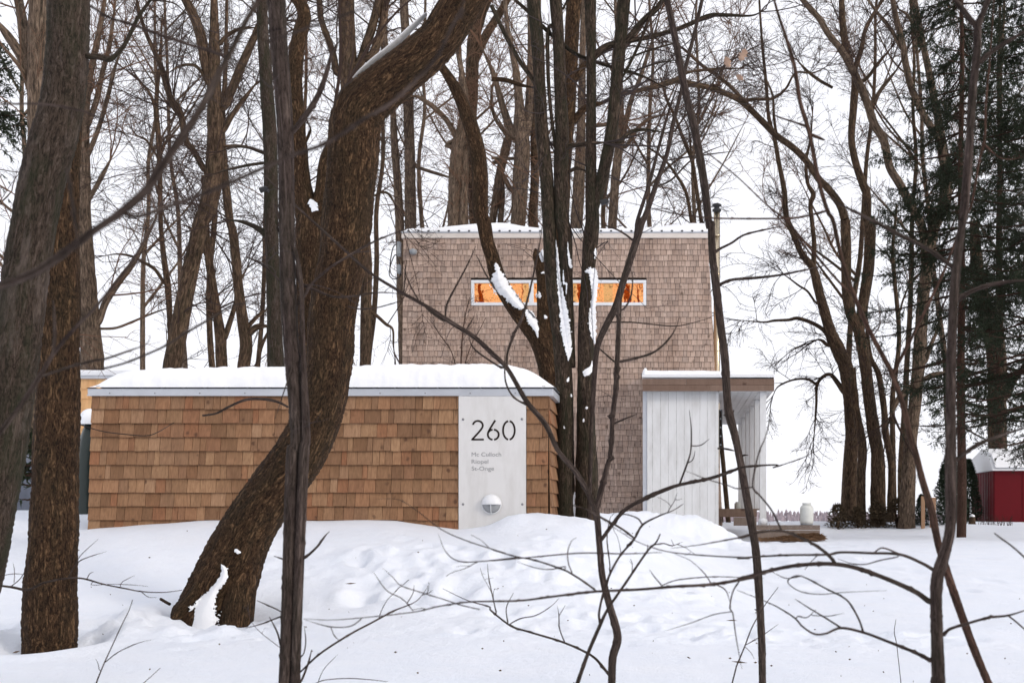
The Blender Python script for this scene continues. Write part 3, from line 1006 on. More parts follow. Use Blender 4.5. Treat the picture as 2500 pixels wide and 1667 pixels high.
# ------------------------------------------------------------------ the white porch
def build_porch():
    Y0 = 27.7
    def u(x): return 1540 + x / 3.408
    def v(y): return 880 + y / 3.408
    def px(x, Y=Y0): return X(u(x), Y)
    def pz(y, Y=Y0): return Z(v(y), Y)
    D = 9.6
    zb = CZ - .6
    p = empty("white_porch", (px(650), Y0 + 3, zb), "white boarded porch with brown fascia and open gallery of posts", "porch")
    edges = [135, 180, 248, 313, 380, 445, 510, 575, 637, 702, 731]
    rr = random.Random(2)
    for a, b in zip(edges[:-1], edges[1:]):
        MB().box(px(a) + .0018, px(b) - .0018, Y0 - rr.uniform(0, .003), Y0 + .03, zb, pz(254)).build("wall_board", BOARD_W, p, bevel=.003)
    MB().box(px(135), px(729), Y0 + .032, Y0 + .10, zb, pz(256)).build("wall_core", BLACKISH, p)
    MB().box(px(100), px(134), Y0 + .02, Y0 + .06, zb, pz(254)).build("corner_trim", ZINC, p)
    MB().box(px(100), px(135), Y0 + .062, 28.88, zb, pz(254)).build("return_wall", BOARD_W, p)
    # fascia: two courses of brown boards
    for (y0, y1, xs, d) in ((152, 202, [100, 460, 1186], 0), (203, 254, [100, 660, 1186], .006)):
        for a, b in zip(xs[:-1], xs[1:]):
            MB().box(px(a) + .002, px(b) - .002, Y0 - .26 + d, Y0 - .22, pz(y1, Y0 - .25), pz(y0, Y0 - .25)).build("fascia_board", W_FASCIA, p, bevel=.003)
    MB().box(px(1176), px(1184), Y0 - .21, Y0 + D, pz(254), pz(152)).build("side_fascia", W_FASCIA, p)
    MB().box(px(96), px(1187), Y0 - .29, Y0 + D, pz(151), pz(128)).build("roof_edge", TRIM_W, p, bevel=.006)
    # snow on the flat roof
    V = []
    us = np.linspace(92, 1188, 90); ts = np.linspace(0, 1, 14)
    for t in ts:
        for i, x in enumerate(us):
            e = min(1, t * 12, i / 2.0, (89 - i) / 2.0)
            e = max(0, e) ** .6
            V.append((px(x), Y0 - .28 + t * t * (D), pz(128) + e * (.10 + .018 * mnoise.noise((x * .01, t * 4, 2)) + (.06 if x < 130 else 0)) + .002))
    Q = [(j * 90 + i, j * 90 + i + 1, (j + 1) * 90 + i + 1, (j + 1) * 90 + i) for j in range(13) for i in range(89)]
    obj("snow_cover", mesh_np("porch_snow", np.array(V) - np.array(p.location), Q), SNOW_SOFT, p)
    # soffit boards running back
    xs = np.linspace(px(731), px(1174), 9)
    for a, b in zip(xs[:-1], xs[1:]):
        MB().box(a + .004, b - .004, Y0 - .2, Y0 + D, pz(262), pz(255)).build("soffit_board", BOARD_W, p)
    MB().box(px(731), px(1174), Y0 - .19, Y0 + D, pz(254), pz(250)).build("soffit_backing", UTIL, p)
    # posts along the gallery
    pxl, pxr = px(1075), px(1128)
    zd = pz(1232, 29.0)
    for i in range(6):
        yy = Y0 + .02 + i * 1.74
        MB().box(pxl, pxr, yy, yy + .15, zd if i else zb + .08, pz(263)).build("post", BOARD_W, p, bevel=.004)
    e2 = (pxl + pxr) / 2
    zst = pz(1372, 27.2)
    MB().lathe([(.115, zst), (.115, zst + .10), (.10, zst + .15), (.07, zst + .18)], e2, Y0 + .09, 20).build("post_foot", TRIM_W, p, smooth=True)
    # rear beam closing the gallery, deck
    MB().box(px(720), px(1075), 28.7, 28.76, pz(1300, 28.7), zd).build("deck_beam", W_FASCIA, p)
    MB().box(px(870), px(1064), 28.4, 28.46, pz(1372, 28.4), pz(1303, 28.4)).build("lower_beam", W_GREYBEAM, p)
    xs = np.linspace(px(735), px(1128), 8)
    for a, b in zip(xs[:-1], xs[1:]):
        MB().box(a + .004, b - .004, 28.77, Y0 + D, zd - .03, zd).build("deck_board", W_GREYBEAM, p)
    # dark narrow shutter beside the wall
    xe = px(733)
    e = empty("hanging_ladder", (xe + .06, 28.2, Z(v(722), 28.2)), "dark narrow ladder-like frame hanging beside the porch wall", "frame")
    za, zc = Z(v(722), 28.2), Z(v(407), 28.2)
    for a in (xe + .02, xe + .085):
        MB().box(a, a + .02, 28.2, 28.23, za, zc).build("rail", DARK, e)
    MB().box(xe + .042, xe + .083, 28.215, 28.225, za, zc).build("back_plate", BLACKISH, e)
    for k in range(5):
        z = za + .05 + k * (zc - za - .08) / 4
        MB().box(xe + .041, xe + .084, 28.2, 28.212, z, z + .03).build("rung", UTIL, e)
    # stoop in front of the gallery
    st = empty("timber_stoop", (px(1305), 27.2, zb), "grey timber step in front of the porch gallery", "step")
    zt_, zm, zl = pz(1373, 27.0), pz(1409, 27.0), pz(1447, 27.0)
    MB().box(px(1036, 27), px(1574, 27), 27.0, 27.06, zm + .004, zt_ - .02).build("riser_board", W_GREYBEAM, st, bevel=.004)
    MB().box(px(1036, 27), px(1574, 27), 27.004, 27.064, zb - .1, zm - .004).build("riser_board", W_GREYBEAM, st, bevel=.004)
    for k in range(5):
        MB().box(px(1034, 27), px(1576, 27), 26.985 + k * .142, 26.985 + k * .142 + .136, zt_ - .018, zt_ + .012).build("tread_board", W_GREYBEAM, st, bevel=.003)
    # gas cylinders
    def tank(x0, x1, yt, yb, Y, lab, base):
        cx = (px(x0, Y) + px(x1, Y)) / 2
        R = (px(x1, Y) - px(x0, Y)) / 2
        zb_ = base
        zt = zb_ + (yb - yt) / 3.408 * Y / F
        H = zt - zb_
        e = empty("gas_cylinder", (cx, Y, zb_), lab, "gas cylinder", "white gas cylinders on the porch")
        MB().lathe([(R * .86, zb_ + H * .06), (R * .98, zb_ + H * .12), (R, zb_ + H * .2), (R, zb_ + H * .74), (R * .96, zb_ + H * .8), (R * .82, zb_ + H * .87), (R * .6, zb_ + H * .9), (R * .2, zb_ + H * .92)], cx, Y, 32).build("tank_body", TANK, e, smooth=True)
        MB().lathe([(R * .9, zb_), (R * .93, zb_ + H * .08), (R * .88, zb_ + H * .09)], cx, Y, 32).build("foot_ring", UTIL if R > .12 else TANK, e, smooth=True)
        MB().lathe([(R * .64, zb_ + H * .885), (R * .64, zb_ + H * .97), (R * .66, zb_ + H), (R * .58, zb_ + H), (R * .58, zb_ + H * .93), (R * .3, zb_ + H * .92)], cx, Y, 24).build("collar", TANK, e, smooth=True)
        MB().lathe([(R * .995 + .004, zb_ + H * .44), (R * .995 + .006, zb_ + H * .45), (R * .995 + .004, zb_ + H * .46)], cx, Y, 32).build("weld_seam", TANK, e, smooth=True)
    tank(1408, 1520, 1186, 1371, 27.3, "larger white gas cylinder standing on the grey timber step", zt_ + .012)
    tank(862, 917, 1163, 1230, 33.0, "smaller white gas cylinder on the deck behind the sapling", zd)
    # shredded bark mulch under the step
    V, T = [], []
    rng = np.random.default_rng(5)
    for i in range(1800):
        x = rng.uniform(px(1060 if i % 3 == 0 else 1230, 26.8), px(1600, 26.8)); y = rng.uniform(26.55, 27.0)
        z = gz1(x, y) + .02 + .13 * math.exp(-((x - px(1500, 26.8)) / .7) ** 2 - ((y - 26.85) / .2) ** 2) * rng.random() ** .5 + .05 * rng.random()
        a = rng.uniform(0, 6.28); l = rng.uniform(.03, .13); w = rng.uniform(.006, .02)
        dx, dy, dz = math.cos(a) * l, math.sin(a) * l, rng.uniform(-.03, .04)
        b = len(V)
        V += [(x - dx, y - dy, z - dz), (x + dx, y + dy, z + dz), (x + w, y - w, z + w * 1.5)]
        T.append((b, b + 1, b + 2))
    tag(obj("bark_mulch", mesh_np("bark_mulch", V, None, T, smooth=False), STRAW), "brown shredded bark mulch spilling below the timber step", "mulch", kind="stuff")


build_porch()


# ------------------------------------------------------------------ behind the kiosk: fresh-shingled annex and covered things
def build_left_things():
    Y0 = 19.5
    x0, x1 = X(40, Y0), X(420, Y0)
    zt, zb = Z(925, Y0), CZ - .3
    a = empty("shingled_annex", ((x0 + x1) / 2, Y0 + 2, zb), "low building in fresh yellow shingles behind the kiosk", "building")
    MB().box(x0 + .01, x1 - .01, Y0 + .004, Y0 + 4, zb, zt).build("core_wall", BLACKISH, a)
    exp = 24.5 * Y0 / F
    wm = wedge("annex_shingle", exp + .012, .016, W_YELLOW)
    rng = random.Random(12)
    items = []
    z = zt - exp
    while z > zb:
        for cx, w in row_widths(x0, x1, .08, .2, rng):
            items.append((cx, Y0 - rng.uniform(0, .003), z + rng.uniform(-.004, .004), w, 0, 0))
        z -= exp
    lay_shingles(a, items, wm, 300)
    MB().box(x0 - .05, x1 + .05, Y0 - .05, Y0 + 4.05, zt, zt + .045).build("roof_flashing", ZINC, a)
    m = MB().box(x0 - .05, x1 + .05, Y0 - .045, Y0 + 4.05, zt + .046, zt + .15)
    o = m.build("snow_cover", SNOW_SOFT, a, bevel=.03)

    def draped(name, lab, cat, uc, Y, hw, dep, vt, mat, snow, seed):
        cx = X(uc, Y); zb_ = gz1(cx, Y) - .1; zt_ = Z(vt, Y)
        e = empty(name, (cx, Y, zb_), lab, cat)
        for part, m_, lo in (("cover", mat, 0.0), ("snow_cover", SNOW_SOFT, 0.86)):
            if part == "snow_cover" and not snow: continue
            V, na, nr = [], 40, 22
            for i in range(nr + 1):
                t = i / nr
                for j in range(na):
                    th = 2 * math.pi * j / na
                    if part == "cover":
                        rr = (1 - t ** 4 * .75) * (1 - .10 * t) + .05 * mnoise.noise((3 * math.cos(th) + seed, 3 * math.sin(th), t * 1.5)) + .02 * mnoise.noise((11 * math.cos(th) + seed, 11 * math.sin(th), t * 2))
                        z = zb_ + (zt_ - zb_) * (t ** .8)
                    else:
                        rr = .80 * math.cos(t * math.pi / 2) ** .7 + .05 * mnoise.noise((4 * math.cos(th) + seed, 4 * math.sin(th), t))
                        z = zt_ - .10 + (.20 * math.sin(t * math.pi / 2))
                    V.append((hw * rr * math.cos(th), dep * rr * math.sin(th), z - zb_))
            Q = [(i * na + j, i * na + (j + 1) % na, (i + 1) * na + (j + 1) % na, (i + 1) * na + j) for i in range(nr) for j in range(na)]
            V.append((0, 0, (zt_ - zb_) if part == "cover" else zt_ + .10 - zb_))
            T = [(nr * na + j, nr * na + (j + 1) % na, len(V) - 1) for j in range(na)]
            obj(part, mesh_np(part, V, Q, T), m_, e)
    draped("covered_bin", "tall dark green covered bin with snow cap beside the kiosk", "covered bin", 232, 13.6, .20, .3, 1018, TARP_G, True, 1)
    draped("covered_mound", "grey-blue sheeted mound behind the two big left trunks", "tarp", 48, 14.5, .32, .5, 1085, TARP_B, False, 7)


build_left_things()


# ------------------------------------------------------------------ red shed, posts, stones
def build_shed():
    Y0, Y1 = 40.0, 43.0
    x0 = X(2428, Y0); x1 = x0 + 1.9
    zb, zt = gz1(x0, Y0) - .3, Z(1146, Y0)
    e = empty("red_shed", ((x0 + x1) / 2, (Y0 + Y1) / 2, zb), "small dark red ribbed metal shed with snowy white roof", "shed")
    # ribbed end wall towards the house
    n = 14
    for i in range(n):
        a, b = Y0 + (Y1 - Y0) * i / n, Y0 + (Y1 - Y0) * (i + 1) / n
        w = b - a
        m = MB().add([(x0, a, zb), (x0 - .035, a + w * .25, zb), (x0 - .035, a + w * .6, zb), (x0, b - w * .1, zb), (x0, b, zb), (x0, a, zt), (x0 - .035, a + w * .25, zt), (x0 - .035, a + w * .6, zt), (x0, b - w * .1, zt), (x0, b, zt)],
                     [(0, 5, 6, 1), (1, 6, 7, 2), (2, 7, 8, 3), (3, 8, 9, 4)])
        m.build("wall_rib", SHED_R, e)
    MB().box(x0 + .002, x0 + .95, Y0, Y0 + .04, zb, zt).build("door", SHED_R, e, bevel=.01)
    MB().box(x0 + .965, x1, Y0 + .006, Y0 + .04, zb, zt).build("door", SHED_R, e, bevel=.01)
    MB().box(x0 + .01, x1, Y0 + .05, Y1, zb, zt - .01).build("shell", SHED_R, e)
    # gambrel roof: profile across the depth, run along x
    prof = [(Y0 - .18, zt - .04), (Y0 + .35, zt + .48), (Y0 + 1.5, zt + .72), (Y1 - .35, zt + .48), (Y1 + .18, zt - .04)]
    def gamb(xa, xb, up, name, mat):
        m = MB()
        vs = [(xa, y, z + up) for y, z in prof] + [(xb, y, z + up) for y, z in prof]
        m.add(vs, [(0, 1, 2, 3, 4), (9, 8, 7, 6, 5)] + [(i, i + 5, i + 6, i + 1) for i in range(4)] + [(4, 9, 5, 0)])
        return m.build(name, mat, e, bevel=.02)
    gamb(x0 - .12, x1 + .15, 0.0, "roof", TRIM_W)
    gamb(x0 - .02, x1 + .2, .10, "snow_cover", SNOW_SOFT)
    for uu, vt, vb, w, lab in ((2254, 1211, 1285, 9, "taller bare wooden stake beside the dark cedar bush"), (2278, 1214, 1287, 14, "wider wooden board post behind the forked sapling")):
        Y = 36.5
        o = MB().box(X(uu - w / 2, Y), X(uu + w / 2, Y), Y, Y + .09, gz1(X(uu, Y), Y) - .3, Z(vt, Y)).build("wooden_post", W_POST, None, bevel=.008)
        tag(o, lab, "post", "wooden posts by the cedar bushes")
    # snow-capped stump and stone by the shed
    for uu, vv, r, mat, lab, nm in ((2372, 1268, .12, BARK_FAR, "snow-capped stump in front of the red shed corner", "tree_stump"),):
        Y = 38.2
        cx = X(uu, Y); z0 = gz1(cx, Y) - .1; zz = Z(vv - r * 60, Y)
        e = empty(nm, (cx, Y, z0), lab, nm.replace("tree_", ""))
        V, Q, bk = tube_np(np.array([(0, 0, 0), (0.01, 0, (zz - z0) * .5), (0.02, 0, zz - z0), (.02, 0, zz - z0 + .02)]), np.array([r, r * .95, r * .8, .01]), 12)
        V = V + np.array([[.05 * r * mnoise.noise((7 * a, 7 * b, 7 * c)) * 4 for _ in range(3)] for a, b, c in V])
        obj("block", mesh_np("block", V, Q, bark=bk), mat, e)
        V, Q, bk = tube_np(np.array([(0.02, 0, zz - z0 - .01), (0.02, 0, zz - z0 + .05), (.02, 0, zz - z0 + .09)]), np.array([r * .8, r * .7, .01]), 12)
        obj("snow_cover", mesh_np("snow_cap", V, Q), SNOW_SOFT, e)


build_shed()

# ------------------------------------------------------------------ trees: traced stems and limbs, grown twigs
ORG = {"R1": (0, 0, 2.8), "R2": (600, 0, 2.8), "R3": (1200, 0, 2.8), "R4": (1800, 0, 2.8), "R5": (0, 540, 2.8), "R6": (600, 540, 2.8), "R7": (1200, 540, 2.8), "R8": (1800, 540, 2.8),
       "B1": (0, 1100, 2.766), "B2": (600, 1100, 2.766), "B3": (1200, 1100, 2.766), "B4": (1800, 1100, 2.766), "V": (0, 0, 0.9408)}


def parse(s):
    t, out = "V", []
    for tok in s.split(";"):
        a = tok.split()
        if not a: continue
        if a[0][0].isalpha():
            t = a.pop(0)
        ox, oy, sc = ORG[t]
        a = [float(q) for q in a]
        out.append((ox + a[0] / sc, oy + a[1] / sc, a[2] / sc, a[3] if len(a) > 3 else np.nan))
    return np.array(out)


def grow(P, R, cnt, L, ang, rfrac, rmin, rng, K=6, tmin=.15, up=.15, wig=.18, curl=0.0, lenfall=.5):
    """children of polylines P (M,K,3): cnt per parent; returns (N,K,3), (N,K)"""
    M, KP, _ = P.shape
    idx = np.repeat(np.arange(M), cnt)
    N = len(idx)
    if N == 0:
        return np.zeros((0, K, 3)), np.zeros((0, K))
    t = rng.uniform(tmin, 1, N) * (KP - 1.001)
    i = t.astype(int); f = (t - i)[:, None]
    p = P[idx, i] * (1 - f) + P[idx, i + 1] * f
    tan = P[idx, i + 1] - P[idx, i]
    tan /= np.linalg.norm(tan, axis=1, keepdims=True) + 1e-9
    r = R[idx, i]
    rv = rng.normal(size=(N, 3))
    perp = rv - tan * (rv * tan).sum(1, keepdims=True)
    perp /= np.linalg.norm(perp, axis=1, keepdims=True) + 1e-9
    a = rng.uniform(ang[0], ang[1], N)[:, None]
    d = tan * np.cos(a) + perp * np.sin(a)
    d[:, 2] += up
    ln = rng.uniform(L[0], L[1], N) * (1 - lenfall * t / (KP - 1))
    out = np.zeros((N, K, 3))
    out[:, 0] = p
    curv = rng.normal(size=(N, 3)) * wig * .6
    for k in range(1, K):
        d = d + rng.normal(size=(N, 3)) * wig + curv
        d[:, 2] += curl
        d /= np.linalg.norm(d, axis=1, keepdims=True) + 1e-9
        out[:, k] = out[:, k - 1] + d * (ln / (K - 1))[:, None]
    r0 = np.maximum(np.minimum(r * .75, rfrac * ln), rmin)
    rad = r0[:, None] * np.linspace(1, .35, K)[None]
    return out, np.maximum(rad, rmin * .6)


def tubes(P, R, sides):
    N, K, _ = P.shape
    if N == 0:
        return np.zeros((0, 3)), np.zeros((0, 4), int)
    T = np.gradient(P, axis=1)
    T /= np.linalg.norm(T, axis=2, keepdims=True) + 1e-9
    ref = np.tile(np.array([.31, .87, .38]), (N, K, 1))
    n = np.cross(T, ref); n /= np.linalg.norm(n, axis=2, keepdims=True) + 1e-9
    b = np.cross(T, n)
    th = np.linspace(0, 2 * math.pi, sides, endpoint=False)
    D = n[:, :, None] * np.cos(th)[None, None, :, None] + b[:, :, None] * np.sin(th)[None, None, :, None]
    V = (P[:, :, None] + D * R[:, :, None, None]).reshape(-1, 3)
    base = (np.arange(N) * K * sides)[:, None, None]
    k = np.arange(K - 1)[None, :, None]; s = np.arange(sides)[None, None, :]; s2 = (s + 1) % sides
    Q = np.stack([base + k * sides + s, base + k * sides + s2, base + (k + 1) * sides + s2, base + (k + 1) * sides + s], -1).reshape(-1, 4)
    return V, Q


def in_view(P, m=230):
    """keep what starts inside the picture or within a wide margin round it"""
    y = np.maximum(P[:, 0, 1], .3)
    u = P[:, 0, 0] / y * F + PU
    v = PV - (P[:, 0, 2] - CZ) / y * F
    return (P[:, 0, 1] < 1) | ((u > -m) & (u < 2500 + m) & (v > -m))


class Tree:
    def __init__(self, name, label, cat, depth, bark, twig, group=None, seed=None):
        self.name, self.label, self.cat, self.Y, self.bark, self.twig, self.group = name, label, cat, depth, bark, twig, group
        self.rng = np.random.default_rng(seed if seed is not None else abs(hash(label)) % 1)
        self.rng = np.random.default_rng(sum(ord(c) * (i + 1) for i, c in enumerate(label)))
        self.root = None
        self.par = []       # (P, R, weight) for the twigs

    def curve(self, s, drift):
        a = parse(s) if isinstance(s, str) else s
        n = len(a)
        L = np.concatenate([[0], np.cumsum(np.hypot(*np.diff(a[:, :2], axis=0).T))])
        span = L[-1] / F * self.Y
        t = L / L[-1]
        d = a[:, 3].copy()
        ok = ~np.isnan(d)
        if ok.any():
            d = np.interp(t, t[ok], d[ok])
        else:
            d = t * span * self.rng.uniform(-1, 1) * drift
        return np.column_stack([a[:, :3], d]), L[-1]

    def add(self, s, part, sides=10, ground=False, drift=.35, step=None, disp=0.0, weight=1.0, flare=1.35, taper=False, mat=None):
        a, L = self.curve(s, drift)
        if part in ('limb', 'branch') and getattr(self, 'tr', None):
            # start on the stem it grows from, at that stem's distance
            best = None
            for q0 in self.tr:
                dd = np.hypot(q0[:, 0] - a[0, 0], q0[:, 1] - a[0, 1])
                j = int(dd.argmin())
                if dd[j] < q0[j, 2] * .5 + 16 and (best is None or dd[j] - q0[j, 2] < best[0]):
                    best = (dd[j] - q0[j, 2], q0[j], dd[j])
            if best is not None:
                fade = np.linspace(1, 1, len(a))
                a[:, 3] += (best[1][3] - self.Y) * fade
                if best[2] > 3:
                    a = np.concatenate([[[best[1][0], best[1][1], a[0, 2], a[0, 3]]], a])
        if a[-1, 1] < 0 and part in ('trunk', 'stem', 'limb', 'branch'):
            # carry on above the picture
            dv = a[-1, :2] - a[-2, :2]; dv /= np.linalg.norm(dv) + 1e-9
            ext = 1.1 / self.Y * F if self.Y < 12 else 260
            a = np.concatenate([a, [[*(a[-1, :2] + dv * ext * .5), a[-1, 2] * .92, a[-1, 3]], [*(a[-1, :2] + dv * ext), a[-1, 2] * .8, a[-1, 3]]]])
            L += ext
        step = step or max(3.0, np.median(a[:, 2]) * .45)
        n = max(6, int(L / step))
        q = resample(a, n)
        Yd = self.Y + q[:, 3]
        self.tr = getattr(self, 'tr', []) + [np.column_stack([q[:, :3], Yd])]
        P = np.stack([(q[:, 0] - PU) / F * Yd, Yd, CZ + (PV - q[:, 1]) / F * Yd], 1)
        R = np.maximum(q[:, 2], .3) / 2 / F * Yd
        if ground:
            x, y, z = P[0]
            g = gz1(x, y) - .25
            if z > g + .02:
                # carry the stem on down to the snow
                dirv = (P[min(6, n - 1)] - P[0]); dirv /= np.linalg.norm(dirv)
                lean = dirv[:2] / max(.3, dirv[2])
                m = max(2, int((z - g) / .15))
                zz = np.linspace(g, z, m, endpoint=False)
                k = (zz - z)
                ext = np.stack([x + lean[0] * k * .6, y + lean[1] * k * .3, zz], 1)
                er = R[0] * (1 + (flare - 1) * np.clip(((z - zz) / (z - g)), 0, 1) ** 3)
                P = np.concatenate([ext, P]); R = np.concatenate([er, R])
        if part in ('limb', 'branch'):
            tt = np.linspace(0, 1, len(R))
            R = R * np.interp(tt, [0, .7, 1], [1, 1, .45])
        if self.root is None:
            self.root = empty(self.name, tuple(P[0]), self.label, self.cat, self.group)
        # uneven radius along the stem
        ph = self.rng.uniform(0, 50)
        R = R * np.array([1 + .05 * mnoise.noise((ph, 0, l * 2.3 / max(.03, R.mean()) * .1)) for l in np.arange(len(R))])
        if part in ('branch', 'stem') and self.Y < 9:
            for j in range(2, len(R) - 2):
                if self.rng.random() < .10:
                    k_ = 1.0 if part == 'branch' else .22
                    R[j] *= 1 + k_ * self.rng.uniform(.15, .45); R[j - 1] *= 1 + .08 * k_; R[j + 1] *= 1 + .1 * k_
                    P[j] += self.rng.normal(size=3) * R[j] * .2 * k_
        V, Q, bk = tube_np(P, R, sides)
        if disp:
            amp = disp
            cc = bk * np.array([19.0, 19.0, 4.0])
            cd = np.array([mnoise.noise((x + ph, y, z)) + .55 * mnoise.noise((x * 2.7, y * 2.7 + ph, z * 2.7)) for x, y, z in cc])
            bigd = np.array([mnoise.noise((x * .25 + ph, y * .25, z * .5)) for x, y, z in cc])
            cen = np.repeat(P, sides, 0)
            V = cen + (V - cen) * (1 + amp * cd + amp * 1.6 * bigd)[:, None]
        bk = bk + np.array([ph, ph * .7, ph])
        V = V - np.array(self.root.location)
        o = obj(part, mesh_np(part, V, Q, bark=bk), mat or self.bark, self.root)
        kk = resample(np.column_stack([P, R]), 14)
        self.par.append((kk[:, :3], kk[:, 3], weight))
        self.tips = getattr(self, 'tips', []) + ([(kk[:, :3], kk[:, 3])] if part == 'limb' else [])
        return P, R

    def snow(self, s, front, flat=.6, n=16, step=None):
        """snow lodged on the bark: a crumbly-edged crust following the stem's surface"""
        a = parse(s)
        q = resample(a[:, :3], max(8, int(np.hypot(*np.diff(a[:, :2], axis=0).T).sum() / 2)))
        hw = np.maximum(q[:, 2] / 2, .8)
        hw[0] *= .5; hw[-1] *= .6
        m = hw.max() * 1.5 + 3
        st = step or (1.0 if self.Y > 11 else 1.6)
        us = np.arange(q[:, 0].min() - m, q[:, 0].max() + m, st)
        vs = np.arange(q[:, 1].min() - m, q[:, 1].max() + m, st)
        U, W = np.meshgrid(us, vs)
        f = np.full(U.shape, 9.0)
        for (cu_, cv_, _), h in zip(q, hw):
            f = np.minimum(f, np.hypot(U - cu_, W - cv_) / h)
        ph = self.rng.uniform(0, 99)
        k = 1.0 / (3.0 + .22 * hw.mean())
        nzv = np.array([.30 * mnoise.noise((x * k * .5 + ph, y * k * .5, 0)) + .34 * mnoise.noise((x * k * 1.3, y * k * 1.3, ph)) + .26 * mnoise.noise((x * k * 3, y * k * 3, ph + 5)) for x, y in zip(U.ravel(), W.ravel())]).reshape(U.shape)
        g = f + nzv * np.clip(f, .35, 1.2)
        # surface of the nearest stem
        ax = np.concatenate(self.tr)
        ax = ax[(ax[:, 0] > us[0] - 90) & (ax[:, 0] < us[-1] + 90) & (ax[:, 1] > vs[0] - 60) & (ax[:, 1] < vs[-1] + 60)]
        best = np.full(U.shape, 1e9); surf = np.full(U.shape, self.Y - front)
        for u_, v_, w_, y_ in ax:
            d = np.hypot(U - u_, W - v_)
            r = w_ / 2
            yy = y_ - np.sqrt(np.maximum(0, r * r - np.minimum(d, r) ** 2)) / F * y_
            upd = (d < r * 1.02) & (yy < best)
            best[upd] = yy[upd]
        surf = np.where(best < 1e8, best, surf + front * .5)
        th = np.clip(hw.mean() * .55 / F * self.Y, .004, .05)
        Y_ = surf - .005 - th * np.sqrt(np.clip(1 - g, 0, 1)) - .25 * th * nzv
        V = np.stack([(U - PU) / F * Y_, Y_, CZ + (PV - W) / F * Y_], -1).reshape(-1, 3)
        keep = g < 1
        ny, nx = U.shape
        i, j = np.nonzero(keep[:-1, :-1] & keep[1:, :-1] & keep[:-1, 1:] & keep[1:, 1:])
        if len(i) == 0: return
        Q = np.stack([i * nx + j, (i + 1) * nx + j, (i + 1) * nx + j + 1, i * nx + j + 1], -1)
        used, inv = np.unique(Q, return_inverse=True)
        obj("snow_patch", mesh_np("snow_patch", V[used] - np.array(self.root.location), inv.reshape(-1, 4)), SNOW_SOFT, self.root)

    def twigs(self, n1=2.0, L1=(1.0, 3.0), n2=8, L2=(.4, 1.5), n3=4, L3=(.12, .5), up=.12, curl=-.02, wig=.16, rmin=None, thick=1.0, ang=(.5, 1.25), part="crown", mat=None):
        rng = self.rng
        rm = rmin or .43 * self.Y / F * thick
        P = np.array([p for p, r, w in self.par]); R = np.array([r for p, r, w in self.par])
        ln = np.linalg.norm(np.diff(P, axis=1), axis=2).sum(1)
        c = rng.poisson(np.maximum(0, n1 * (1.12 if self.Y > 15 else 1) * ln * np.array([w for p, r, w in self.par])))
        A, RA = grow(P, R, c, L1, ang, .0085 * thick, rm * 2.3, rng, K=8, tmin=.25, up=up, wig=wig * .7, curl=curl)
        tips = getattr(self, 'tips', [])
        if tips:
            TP = np.array([p for p, r in tips]); TR = np.array([r for p, r in tips])
            A2, RA2 = grow(TP, TR, 3, (L1[0] * 1.2, L1[1] * 1.1), (.08, .5), .02, rm * 1.8, rng, K=8, tmin=.93, up=up, wig=wig * .7, curl=curl, lenfall=0)
            A = np.concatenate([A, A2]); RA = np.concatenate([RA, RA2])
        B, RB = grow(A, RA, rng.poisson(n2, len(A)), L2, (.4, 1.1), .0065 * thick, rm * 1.6, rng, K=6, up=up * .5, wig=wig, curl=curl)
        C, RC = grow(B, RB, rng.poisson(n3, len(B)), L3, (.4, 1.1), .005 * thick, rm * .9, rng, K=3, up=up * .5, wig=wig, curl=curl)
        vs, qs, off = [], [], 0
        for (p, r, sd) in ((A, RA, 4), (B, RB, 3), (C, RC, 3)):
            if len(p) == 0: continue
            kv = in_view(p)
            p, r = p[kv], r[kv]
            if len(p) == 0: continue
            v, q = tubes(p, r, sd)
            vs.append(v); qs.append(q + off); off += len(v)
        if not vs: return
        V = np.concatenate(vs) - np.array(self.root.location)
        obj(part, mesh_np(part, V, np.concatenate(qs)), mat or self.twig, self.root)['kind'] = 'stuff'


def far_tree(label, depth, trunk, limbs=(), bark=None, twig=None, tw=None, gw=.6, group="bare trees standing behind the house and kiosk", name="bare_tree", **k):
    t = Tree(name, label, "tree", depth, bark or BARK_FAR, twig or TWIG_FAR, group)
    for i, s in enumerate(trunk if isinstance(trunk, (list, tuple)) else [trunk]):
        t.add(s, "trunk", 11, ground=True, drift=.08, disp=.05, weight=gw)
    for s in limbs:
        t.add(s, "limb", 7, drift=.4, weight=1.0)
    t.twigs(**(tw or {}))
    return t


FT = dict(n1=2.4)
# --- wood to the left, behind the kiosk
far_tree("thick bare trunk with a wide high fork behind the leaning grey trunk", 16, "R5 205 1560 130; 225 1300 128; 240 900 125; R1 262 1300 122; 262 1000 128; 260 700 132; 258 400 132; 264 150 132; 266 -60 130",
         ["R1 210 520 60; 130 360 66; 50 240 62; -40 130 56", "R1 190 430 74; 165 250 72; 145 100 64; 118 -40 60", "R1 205 640 26; 160 500 28; 90 400 28; 0 300 24"], BARK_PALE, TWIG_SUNLIT, dict(n1=1.2, L1=(.8, 2.4)))
far_tree("broad grey trunk rising past the left end of the kiosk roof with a broken limb", 24, "R5 632 1012 152; 606 600 130; 586 300 115; 572 0 100; R1 568 1300 95; 570 1000 80; 576 800 68; 600 600 50; 640 400 42; 690 150 34; 722 -40 28",
         ["R5 672 690 46; 720 560 46; 800 430 46; 900 300 40; 960 200 30; 1030 60 22; R1 1080 1450 16", "R1 585 1398 34; 650 1290 31; 710 1180 29; 757 1088 27", "R1 576 900 42; 650 720 38; 700 500 34; 750 300 30; 792 0 24",
          "R1 600 1060 34; 680 860 30; 740 650 28; 790 450 24; 850 300 18", "R5 680 735 18; 790 730 18; 900 690 16; 1030 635 14; 1130 600 12; 1210 580 10"], BARK_PALE, TWIG_SUNLIT, FT)
